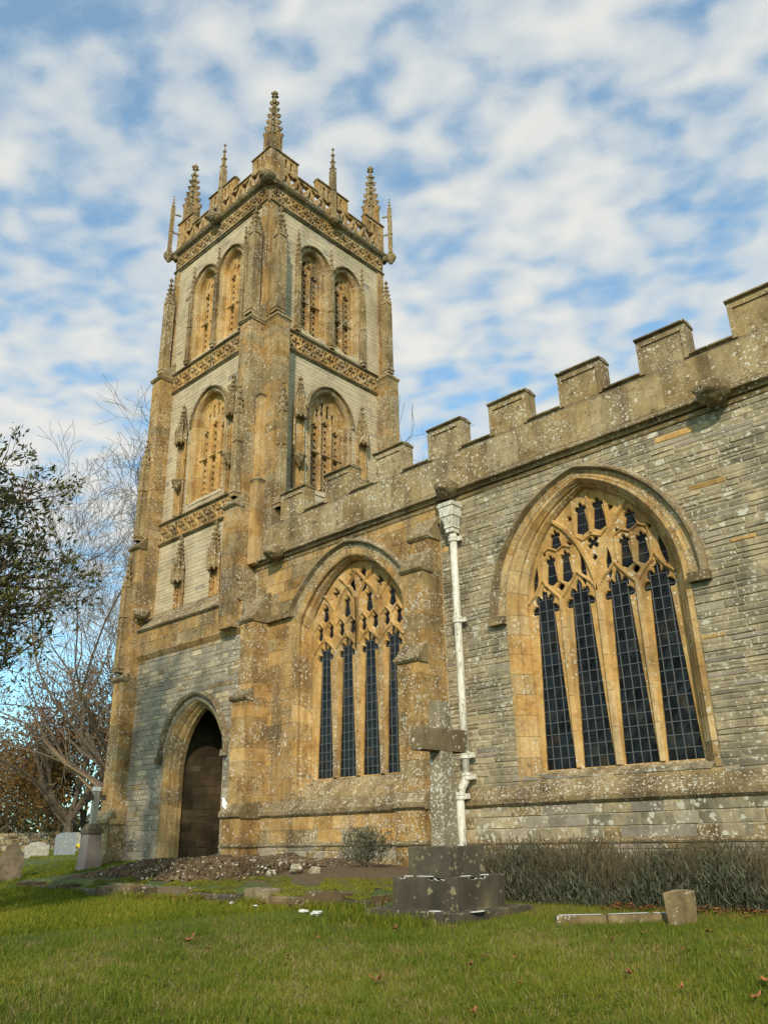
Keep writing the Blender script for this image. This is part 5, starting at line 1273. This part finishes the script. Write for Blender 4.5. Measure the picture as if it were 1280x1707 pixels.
# ================================================================== far graves on the left
def at_ground(px, py, z): 
    d = M.transposed() @ Vector((px - 640, 853.5 - py, FPX)); t = (z - CAMH) / d.z; return CAM + d * t
def gravestone(name, label, cx, cy, w, h, th, mat, top='flat', rot=None, tilt=0., group='gravestones in the far churchyard'):
    gz = ground_z(cx, cy); e = thing(name, (cx, cy, gz), label, 'gravestone', group)
    # faces the camera roughly: slab built across direction to the viewer
    r = rot if rot is not None else math.atan2(-cy, -cx) + PI / 2
    ux, uy = math.cos(r), math.sin(r); nx_, ny_ = -uy, ux
    pts = [(-w / 2, -.1), (w / 2, -.1)]
    if top == 'flat': pts += [(w / 2, h * .97), (w / 2 - .03, h), (-w / 2 + .03, h), (-w / 2, h * .97)]
    elif top == 'round': pts += [(w / 2 * math.cos(PI * k / 10), h - w * .18 + w * .18 * math.sin(PI * k / 10)) for k in range(11)]
    elif top == 'shoulder': pts += [(w / 2, h * .75), (w * .36, h * .80)] + [(w * .34 * math.cos(PI * k / 8), h * .83 + h * .17 * math.sin(PI * k / 8)) for k in range(9)] + [(-w * .36, h * .80), (-w / 2, h * .75)]
    mb = MB(); n = len(pts)
    f = [(cx + ux * x + nx_ * (th / 2 + tilt * z), cy + uy * x + ny_ * (th / 2 + tilt * z), gz + z) for x, z in pts]; bk_ = [(cx + ux * x + nx_ * (-th / 2 + tilt * z), cy + uy * x + ny_ * (-th / 2 + tilt * z), gz + z) for x, z in pts]
    mb.add(f + bk_, [tuple(range(n)), tuple(range(2 * n - 1, n - 1, -1))] + [(k, (k + 1) % n, (k + 1) % n + n, k + n) for k in range(n)])
    mb.build('slab', mat, e); return e, (ux, uy, nx_, ny_, gz)
def place(px, py): 
    z = 1.0
    for _ in range(6): p = at_ground(px, py, z); z = ground_z(p.x, p.y)
    return p
def gsz(p, px): return px * (p - CAM).length / FPX * 1.0
for (nm, lb, px, py, wpx, hpx, th, mt, tp, tl) in (
        ('gravestone', 'blue grey inscribed headstone standing upright before the boundary wall', 107, 1427, 31, 33, .12, SLATEB, 'round', 0.),
        ('gravestone', 'pale cream headstone half hidden behind the blue grey one', 125, 1419, 13, 27, .12, PALEG, 'flat', 0.),
        ('gravestone', 'low broad weathered headstone left of the blue grey one', 60, 1428, 35, 20, .2, PALEG, 'shoulder', .1),
        ('gravestone', 'small low grave marker left of the broad weathered headstone', 41, 1432, 15, 12, .2, PALEG, 'round', 0.)):
    p = place(px, py); k = (p - CAM).length / FPX * .93
    e, fr = gravestone(nm, lb, p.x, p.y, wpx * k, hpx * k, th, mt, tp, None, tl)
    if 'inscribed' in lb:
        mb = MB(); ux, uy, nx_, ny_, gz = fr
        for r_ in range(5):
            zc = hpx * k * (.80 - .11 * r_); x = -wpx * k * (.30 if r_ not in (1, 4) else .18)
            while x < wpx * k * (.30 if r_ not in (1, 4) else .18):
                l_ = R.uniform(.02, .05); d = -(th / 2 + .004)
                a = [(p.x + ux * xx_ + nx_ * d, p.y + uy * xx_ + ny_ * d, gz + zz2) for xx_, zz2 in ((x, zc), (x + l_, zc), (x + l_, zc + .035), (x, zc + .035))]; mb.add(a, [(0, 1, 2, 3)]); x += l_ + .02
        mb.build('worn_inscription', PALEG, e)
p = ray_pt(17, 1440, 9.5)
BROWN = plain_mat('brown_weathered_headstone', (.20, .15, .10), .95, .5, 5., .02)
gravestone('gravestone', 'tall brown weathered headstone near the left edge', -24.6, 10.9, .60, 1.0, .14, BROWN, 'shoulder', None, .02, 'near left headstones')
gravestone('gravestone', 'dark stepped grave monument cut by the left edge', -22.6, 9.35, .55, .62, .4, DARKST, 'flat', None, 0, 'near left headstones')
# flowers
p = place(132, 1419)
fl = thing('flower_posy', (p.x, p.y, ground_z(p.x, p.y)), 'posy of yellow flowers at the foot of the cream headstone', 'flowers')
mb = MB()
for i in range(26):
    a = R.uniform(0, 2 * PI); r = R.uniform(0, .35); lathe(mb, (p.x + r * math.cos(a) * 1.6, p.y + r * math.sin(a), ground_z(p.x, p.y) + R.uniform(.12, .38)), [(.01, -.06), (.10, 0), (.07, .05), (.01, .07)], 6)
mb.build('petals', YEL, fl)
mb = MB()
for i in range(12): a = R.uniform(0, 2 * PI); tube(mb, [(p.x, p.y, ground_z(p.x, p.y) - .02), (p.x + .3 * math.cos(a), p.y + .2 * math.sin(a), ground_z(p.x, p.y) + .25)], .012, 4)
mb.build('stems', HEDGE, fl)
# second cross, on a pink granite pedestal
cx, cy = -25.2, 13.35; gz = .93
c2 = thing('pedestal_cross', (cx, cy, gz), 'slender pale stone cross on a tapering pink granite pedestal beside the far buttress', 'grave cross')
def tap(mb, cx, cy, a0, b0, a1, b1, z0, z1): mb.add([(cx - a0, cy - b0, z0), (cx + a0, cy - b0, z0), (cx + a0, cy + b0, z0), (cx - a0, cy + b0, z0), (cx - a1, cy - b1, z1), (cx + a1, cy - b1, z1), (cx + a1, cy + b1, z1), (cx - a1, cy + b1, z1)], BOXF)
CX, CY = -22.75, 12.25
c2.location = (CX, CY, .85)
mb = MB(); tap(mb, CX, CY, .25, .25, .19, .19, .75, 1.72); mb.build('pedestal', GRAN, c2)
mb = MB(); tap(mb, CX, CY, .235, .235, .235, .235, 1.722, 1.84); tap(mb, CX, CY, .21, .21, .14, .14, 1.842, 1.98); mb.build('pedestal_cap', DARKST, c2)
mb = MB(); tap(mb, CX, CY, .07, .09, .055, .075, 1.982, 2.95); mb.build('shaft', PALEG, c2)
mb = MB(); tap(mb, CX, CY, .056, .30, .056, .30, 2.62, 2.76); mb.build('arms', DARKST, c2)
mb = MB(); tap(mb, CX, CY, .075, .095, .07, .09, 2.86, 2.97); mb.build('lichened_top', LICHW, c2)

# boundary wall at the back
bw = thing('boundary_wall', (-60, 35, 1.), 'low dry stone boundary wall behind the far gravestones', 'wall')
BP = Pieces(bw, 'stone'); 
pA = Vector((-75, 22, 0)); pB = Vector((-44, 33.5, 0)); dd = (pB - pA); LL = dd.length; dd.normalize(); nn_ = Vector((dd.y, -dd.x, 0))
class FrB(Fr):
    def __init__(s): pass
    def __call__(s, u, v, d): p = pA + dd * u + nn_ * d; return (p.x, p.y, v)
FB = FrB(); 
mb = MB(); fbox(mb, FB, 0, LL, .6, 2.02, -.4, 0.); bwall = mb.build('wall', MORTG, bw)
courses(BP, FB, 0, LL, .9, 2.02, .14, .24, .3, .8, [(LIAS, 2), (HAMW, 2), (RUB, 1)], bwall, [], dj=(.01, .06), gap=.01, bev=.02, jit=.012)
x = 0
while x < LL: w = R.uniform(.3, .7); vs, fs = slab(FB, [(x, 2.02), (x + w - .02, 2.02), (x + w - .03, 2.14 + R.uniform(0, .1)), (x + .02, 2.14 + R.uniform(0, .1))], -.4, .03, .01); BP.add(vs, fs, R.choice([LIAS, HAMW]), bwall, R.uniform(-.5, .5)); x += w
BP.flush(240)

# ================================================================== vegetation
def grow(mb, p, d, l, r, depth, rr, tips, spread=.55, up_=.12, nseg=3, shrink=.74, kids=(2, 3), minr=.006, wig=.18, sides=5):
    pts = [Vector(p)]; rad = [r]; d = Vector(d).normalized()
    for i in range(nseg):
        d = (d + Vector((rr.uniform(-wig, wig), rr.uniform(-wig, wig), rr.uniform(-wig, wig) + up_ * .3))).normalized()
        pts.append(pts[-1] + d * l / nseg); rad.append(max(minr, r * (1 - .38 * (i + 1) / nseg)))
    tube(mb, pts, rad, sides if r > .05 else 3 if r < .02 else 4, caps=False)
    if depth <= 0: tips.append((pts[-1].copy(), d.copy())); return
    for k in range(rr.randint(*kids)):
        j = rr.randint(max(1, nseg - 2), nseg) if k else nseg
        q = pts[j]; ax = Vector((rr.gauss(0, 1), rr.gauss(0, 1), rr.gauss(0, 1))); ax = (ax - d * ax.dot(d)).normalized()
        nd = (d + ax * rr.uniform(.35, 1.) * spread * 1.5 + Vector((0, 0, up_))).normalized()
        grow(mb, q, nd, l * shrink * rr.uniform(.8, 1.15), rad[j] * (.78 if k == 0 else .62), depth - 1, rr, tips, spread, up_, nseg, shrink, kids, minr, wig, sides)
def leafmesh(name, tips, mat, rr, per=6, size=.06, spread=.2, aspect=2.4, parent=None, upb=0., tintf=None):
    P = []; F_ = []; T = []
    for (p, d) in tips:
        for k in range(per):
            c = p + Vector((rr.gauss(0, spread), rr.gauss(0, spread), rr.gauss(0, spread)))
            a = Vector((rr.gauss(0, 1), rr.gauss(0, 1), rr.gauss(0, 1) + upb)); a = (a * .8 + d * .9).normalized(); b = a.cross(Vector((rr.gauss(0, 1), rr.gauss(0, 1), rr.gauss(0, 1)))).normalized()
            s_ = size * rr.uniform(.6, 1.2); n = a.cross(b) * s_ * .12
            i = len(P); P += [tuple(c), tuple(c + a * s_ * .45 + b * s_ / aspect * .5 + n), tuple(c + a * s_), tuple(c + a * s_ * .45 - b * s_ / aspect * .5 + n)]
            F_.append((i, i + 1, i + 2, i + 3)); T.append(max(-1, min(1, rr.gauss(0, .42))))
    mb = MB(); mb.v = P; mb.f = F_; mb.t = T; mb.m = [0] * len(F_)
    return mb.build(name, mat, parent)
def tree(name, label, base, h, r, depth, seed, mat_bark=BARK, leaf=None, group=None, lean=(0, 0), first=.3, per=5, lsize=.1, lspread=.2, spread=.55, kids=(2, 3), cat='tree', shrink=.74, up_=.12, minr=.006, nl=5, wig=.18):
    rr = random.Random(seed); e = thing(name, base, label, cat, group)
    mb = MB(); H1 = h * first; pts = [Vector(base) - Vector((0, 0, .3)), Vector(base) + Vector((lean[0] * H1 * .5, lean[1] * H1 * .5, H1 * .5)), Vector(base) + Vector((lean[0] * H1, lean[1] * H1, H1))]
    tube(mb, pts, [r * 1.25, r, r * .85], 8, caps=False); mb.build('trunk', mat_bark, e)
    mb = MB(); tips = []
    ln = (h - H1) * (1 - shrink) / (1 - shrink ** (depth + 1)) * 1.25
    for k in range(nl):
        a = 2 * PI * k / nl + rr.uniform(-.4, .4); q = pts[1].lerp(pts[2], rr.uniform(.3, 1.)) if k else pts[2]
        d = Vector((math.cos(a) * (.75 if k else .1) + lean[0], math.sin(a) * (.75 if k else .1) + lean[1], rr.uniform(.5, 1.)))
        grow(mb, q, d, ln, r * .62, depth, rr, tips, spread, up_, 3, shrink, kids, minr, wig)
    if leaf is None: mb.build('crown', mat_bark, e)
    else: mb.build('branches', mat_bark, e); leafmesh('crown', tips, leaf, rr, per, lsize, lspread, parent=e)
    return e
TB = place(215, 1418)
tree('bare_tree', 'tall leafless tree rising behind the left side of the tower', (-43.5, 25.9, .9), 25, .22, 7, 21, BARK, None, 'bare trees beyond the churchyard', lean=(-.06, -.10), first=.12, spread=.62, minr=.011, nl=8, wig=.26)
tree('bare_tree', 'leafless tree with a pale forking limb left of the tower foot', (-39.5, 23.2, .9), 15.5, .14, 7, 34, BARKO, None, 'bare trees beyond the churchyard', lean=(-.22, -.30), first=.18, spread=.62, minr=.009, nl=4, wig=.30)
tree('autumn_tree', 'spreading tree with sparse brown leaves, nearest behind the graves', (-50.5, 25.6, .9), 11.5, .30, 5, 5, BARK, DRYLEAF, 'autumn trees behind the graves', first=.18, per=7, lsize=.26, lspread=.45, minr=.012, nl=7)
tree('autumn_tree', 'bushy golden brown tree behind the blue grey headstone', (-56., 29.5, .9), 8.5, .25, 5, 6, BARK, AUTUMN, 'autumn trees behind the graves', first=.12, per=14, lsize=.34, lspread=.7, minr=.012, nl=8)
tree('autumn_tree', 'low russet tree left of the golden brown one', (-66., 27.0, .9), 7.5, .22, 5, 8, BARK, DRYLEAF, 'autumn trees behind the graves', first=.10, per=12, lsize=.34, lspread=.8, minr=.012, nl=8)
tree('autumn_tree', 'twiggy brown tree just left of the far buttress', (-52, 31.5, .9), 11, .25, 5, 9, BARK, AUTUMN, 'autumn trees behind the graves', first=.10, per=9, lsize=.30, lspread=.6, minr=.012, nl=8)
def conifer(name, label, base, h, w, seed, mat):
    rr = random.Random(seed); e = thing(name, base, label, 'tree'); mb = MB(); tube(mb, [Vector(base) - Vector((0, 0, .3)), Vector(base) + Vector((0, 0, h * .95))], [.25, .04], 6); mb.build('trunk', BARK, e); tips = []
    for i in range(1500):
        t = rr.random() ** .8; a = rr.uniform(0, 2 * PI); r = w * (1 - t) * rr.uniform(.5, 1.05) + .1; tips.append((Vector((base[0] + r * math.cos(a), base[1] + r * math.sin(a), base[2] + .3 + (h - .3) * t)), Vector((math.cos(a), math.sin(a), -.2))))
    leafmesh('crown', tips, mat, rr, 7, .30, .22, parent=e)
conifer('dark_conifer', 'dark green conifer at the far left edge behind the headstones', (-50., 16.5, .9), 4.6, 2.4, 4, EVERG)
# distant hedge line
rr = random.Random(3); tips = []
for i in range(5200):
    t = rr.random(); x = -112 + 80 * t; y = 26 + 34 * t + rr.uniform(-2.5, 2.5); h = 3.0 + 1.2 * math.sin(t * 23) + .8 * math.sin(t * 57); tips.append((Vector((x, y, .8 + h * rr.random() ** .7)), Vector((0, 0, 1))))
o = leafmesh('hedgerow', tips, HEDGE, rr, 7, .5, .6); tag(o, 'far brown and green hedgerow closing the churchyard', 'hedge', kind='stuff')
# evergreen reaching in at the left
rr = random.Random(12); ev = thing('evergreen_tree', (-12.6, 1.6, .1), 'glossy dark evergreen tree with leafy boughs reaching in at the left edge', 'tree')
mb = MB(); tube(mb, [(-12.6, 1.6, -.2), (-12.7, 1.6, 2.6), (-12.4, 1.2, 6.0), (-11.8, .7, 10.0), (-11.2, .2, 14.5)], [.42, .36, .30, .20, .06], 8, caps=False); mb.build('trunk', BARK, ev)
mb = MB(); tips = []
def bough(p0, p1, r):
    p0, p1 = Vector(p0), Vector(p1); N_ = 8; pts = []; 
    for i in range(N_ + 1):
        t = i / N_; q = p0.lerp(p1, t) + Vector((rr.gauss(0, .05), rr.gauss(0, .05), .18 * math.sin(PI * t) + rr.gauss(0, .04))); pts.append(q)
    tube(mb, pts, [r * (1 - .8 * i / N_) + .006 for i in range(N_ + 1)], 5, caps=False); d0 = (p1 - p0).normalized()
    for i in range(2, N_ + 1):
        for k in range(3):
            ax = Vector((rr.gauss(0, 1), rr.gauss(0, 1), rr.gauss(0, 1) + .2)).normalized(); grow(mb, pts[i], (d0 * .9 + ax * .9 + Vector((0, 0, .25))), .42 * (1.15 - .4 * i / N_), .012, 2, rr, tips, .6, .12, 2, .75, (2, 2), .0035, .15, 4)
Dv = lambda px, py, r: CAM + (M.transposed() @ Vector((px - 640, 853.5 - py, FPX))).normalized() * r
targets = [(-40, 720, 14.6), (25, 745, 14.2), (75, 790, 14.6), (100, 800, 14.2), (60, 850, 14.8), (90, 870, 14.0), (-20, 860, 14.0), (40, 920, 13.8), (120, 930, 14.2), (145, 945, 14.5), (90, 980, 13.8), (130, 985, 14.3), (0, 990, 13.5), (60, 1020, 14.2), (85, 1060, 14.0), (20, 1075, 13.8), (-30, 1060, 14.4), (-40, 940, 14.6), (-40, 800, 13.6), (10, 800, 14.6), (50, 960, 14.6), (0, 1110, 14.3), (100, 905, 14.6), (15, 860, 14.4), (45, 1000, 13.6), (-10, 930, 14.8)]
for i, (px, py, r_) in enumerate(targets):
    e_ = Dv(px - 38, py + 34, r_); s0 = Vector((-13.0, 2.3, max(2.8, e_.z - 1.2 + rr.uniform(-.3, .3)))); 
    bough(s0, e_, .05)
for k in range(70):  # unseen high crown, added to shade the porch wall and doorway
    a = rr.uniform(0, 2 * PI); q = rr.random() ** .5; zc_ = rr.uniform(7.5, 16.0); w_ = 4.6 * math.sqrt(max(.05, 1 - ((zc_ - 11.2) / 5.2) ** 2))
    e_ = Vector((-10.8 + w_ * q * math.cos(a), -.4 + w_ * q * math.sin(a), zc_)); qq = proj(e_)
    if qq and qq[0] > -160: continue
    bough(Vector((-12.2, 1.0, max(4, zc_ - 2.5))), e_, .07)
tips = [t_ for t_ in tips if not ((proj(t_[0]) or (-1, 0))[0] > -5 and (proj(t_[0]) or (0, 0))[1] < 715)]
mb.build('boughs', BARK, ev); leafmesh('crown', tips, EVERG, rr, 4, .125, .05, 2.7, ev, .4)

# lavender hedge under the right window
rs = random.Random(77)
def lavender():
    V = []; Fc = []; T = []; V2 = []; F2 = []; T2 = []
    for i in range(64000):
        u = rs.random(); x = -9.9 + 12.5 * u; y = rs.uniform(11.2, 13.4); hgt = .58 + .12 * math.sin(x * 2.1) + .06 * math.sin(x * 5.3 + 1); yy = (y - 11.2) / 2.2
        zt = .45 + hgt * (.35 + .65 * min(1, math.sqrt(max(0, yy)) * 1.4)); a = rs.uniform(0, 2 * PI); k = rs.random()
        zt += .16 * math.sin(x * 3.9 + y * 2) * math.sin(x * 1.7) + (.18 if rs.random() < .12 else 0); z0 = .45 + (zt - .45) * k ** 1.3 * .95; l = rs.uniform(.05, .12); dx, dy = math.cos(a) * .009, math.sin(a) * .009; ox, oy = rs.gauss(0, .04), rs.gauss(0, .04) - .02
        i0 = len(V); V += [(x - dx, y - dy, z0), (x + dx, y + dy, z0), (x + ox + dx * .5, y + oy + dy * .5, z0 + l), (x + ox - dx * .5, y + oy - dy * .5, z0 + l)]; Fc.append((i0, i0 + 1, i0 + 2, i0 + 3)); T.append(max(-1, min(1, rs.gauss(-.15, .4))))
    for i in range(10500):
        x = rs.uniform(-9.9, 2.6); y = rs.uniform(11.7, 13.5); zt = rs.uniform(.66, 1.0) + .08 * math.sin(x * 3.3); l = rs.uniform(.05, .36) * (1 + .25 * math.sin(x * 2.7) * math.sin(x * 1.1)); lx, ly = rs.gauss(0, .15), rs.gauss(-.03, .12); w = .0035
        i0 = len(V2); V2 += [(x - w, y, zt - .2), (x + w, y, zt - .2), (x + lx + w, y + ly, zt + l), (x + lx - w, y + ly, zt + l), (x + lx - w * 2, y + ly, zt + l - .01), (x + lx + w * 2, y + ly, zt + l - .01), (x + lx * 1.1 + w, y + ly * 1.1, zt + l + .05), (x + lx * 1.1 - w, y + ly * 1.1, zt + l + .05)]
        F2 += [(i0, i0 + 1, i0 + 2, i0 + 3), (i0 + 4, i0 + 5, i0 + 6, i0 + 7)]; t = max(-1, min(1, rs.gauss(0, .4))); T2 += [t, t]
    mb = MB(); mb.v = V; mb.f = Fc; mb.t = T; mb.m = [0] * len(Fc); b0 = len(mb.v)
    mb.v += V2; mb.f += [tuple(i + b0 for i in f) for f in F2]; mb.t += T2; mb.m += [1] * len(F2)
    return tag(mb.build('lavender_hedge', [LAV, LAVS]), 'grey green lavender hedge with dry brown flower stalks under the right window', 'lavender', kind='stuff')
lavender()
mb = MB()
for i in range(400):
    x, y = R.uniform(-9.8, 2.6), R.uniform(11.6, 13.3); lathe(mb, (x, y, .38), [(.12, 0), (.13, .08), (.06, .20), (.01, .26)], 6, rot=R.random())
tag(mb.build('lavender_wood', plain_mat('dark_stems', (.035, .028, .02), .95)), 'dark woody stems inside the lavender hedge', 'lavender', kind='stuff')
# weeds at the wall foot left of the cross
tips = [(Vector((R.gauss(-12.1, .28), R.uniform(12.2, 12.7), ground_z(-12, 12.4) + .12 + R.uniform(0, .5))), Vector((0, 0, 1))) for _ in range(240)]
rr = random.Random(9); wd = thing('wall_shrub', (-12.1, 12.4, .9), 'small wispy green shrub at the wall foot under the left window', 'shrub'); leafmesh('foliage', tips, LAV, rr, 6, .11, .06, 5., wd)
mb = MB()
for t_ in tips[:60]: tube(mb, [(-12.1 + R.uniform(-.2, .2), 12.45, .8), tuple(t_[0])], .006, 3)
mb.build('stems', BARK, wd)

# fallen leaves: a litter strip, and single leaves on the lawn
def leaf_shape(mb, x, y, z, s_, rot, curl):
    pts = []
    for k in range(11):
        a = 2 * PI * k / 11; q = s_ * (1.0 if k % 2 == 0 else .55) * R.uniform(.8, 1.15); lx, ly = q * math.cos(a), q * math.sin(a) * .8
        pts.append((x + lx * math.cos(rot) - ly * math.sin(rot), y + lx * math.sin(rot) + ly * math.cos(rot), z + curl * (lx * lx + ly * ly) / s_ + R.uniform(-.1, .1) * s_))
    mb.add([(x, y, z)] + pts, [(0, k + 1, (k + 1) % 11 + 1) for k in range(11)])
mb = MB()
for i in range(700):
    x = R.uniform(-6.2, 1.5); y = 11.15 + R.gauss(0, .16); mb.tint = R.uniform(-.8, .8); leaf_shape(mb, x, y, ground_z(x, y) + R.uniform(.02, .07), R.uniform(.03, .06), R.uniform(0, 6), R.uniform(-.4, .8))
for i in range(160):
    x = R.uniform(-16, -9.5); y = 9.2 + R.gauss(0, .12); mb.tint = R.uniform(-.8, .8); leaf_shape(mb, x, y, ground_z(x, y) + R.uniform(.05, .10), R.uniform(.025, .05), R.uniform(0, 6), .4)
tag(mb.build('leaf_litter', LEAFB), 'strip of orange brown fallen leaves along the front of the lavender', 'leaf litter', kind='stuff')
LL_ = {(313, 1571): 'largest brown leaf on the left half of the lawn', (627, 1635): 'dark brown leaf in the middle of the foreground lawn', (1259, 1665): 'brown leaf nearest the bottom right corner', (1180, 1555): 'pale orange leaf on the grass right of the small headstone',
       (783, 1610): 'reddish leaf on the lawn below the large cross', (1275, 1636): 'brown leaf cut by the right edge of the photo', (1050, 1625): 'flat orange leaf in the grass below the grave kerb', (1075, 1555): 'orange leaf standing in the grass left of the small headstone', (658, 1551): 'leaf at the left foot of the cross slab'}
spots = [(313, 1571, .065), (330, 1566, .03), (347, 1583, .035), (627, 1635, .06), (532, 1565, .04), (783, 1610, .045), (856, 1597, .04), (805, 1595, .03), (789, 1690, .035), (810, 1545, .04), (1050, 1625, .05), (1075, 1555, .05), (1180, 1555, .06), (1018, 1568, .045), (1259, 1665, .05), (1275, 1636, .06), (1136, 1648, .03), (1095, 1586, .03), (1138, 1584, .035), (1251, 1580, .03), (658, 1551, .05), (755, 1550, .035), (480, 1595, .03), (700, 1590, .025), (930, 1620, .02), (865, 1640, .025), (395, 1560, .03)]
for (px, py, s_) in spots:
    z = .3
    for _ in range(5): p = at_ground(px, py, z); z = ground_z(p.x, p.y) + .07
    mb = MB(); mb.tint = R.uniform(-.6, .6); leaf_shape(mb, p.x, p.y, z, s_ * 1.25, R.uniform(0, 6), R.uniform(.2, .9))
    tag(mb.build('fallen_leaf', LEAFB), LL_.get((px, py), 'small curled brown leaf lying in the lawn grass'), 'leaf', 'fallen leaves on the lawn')
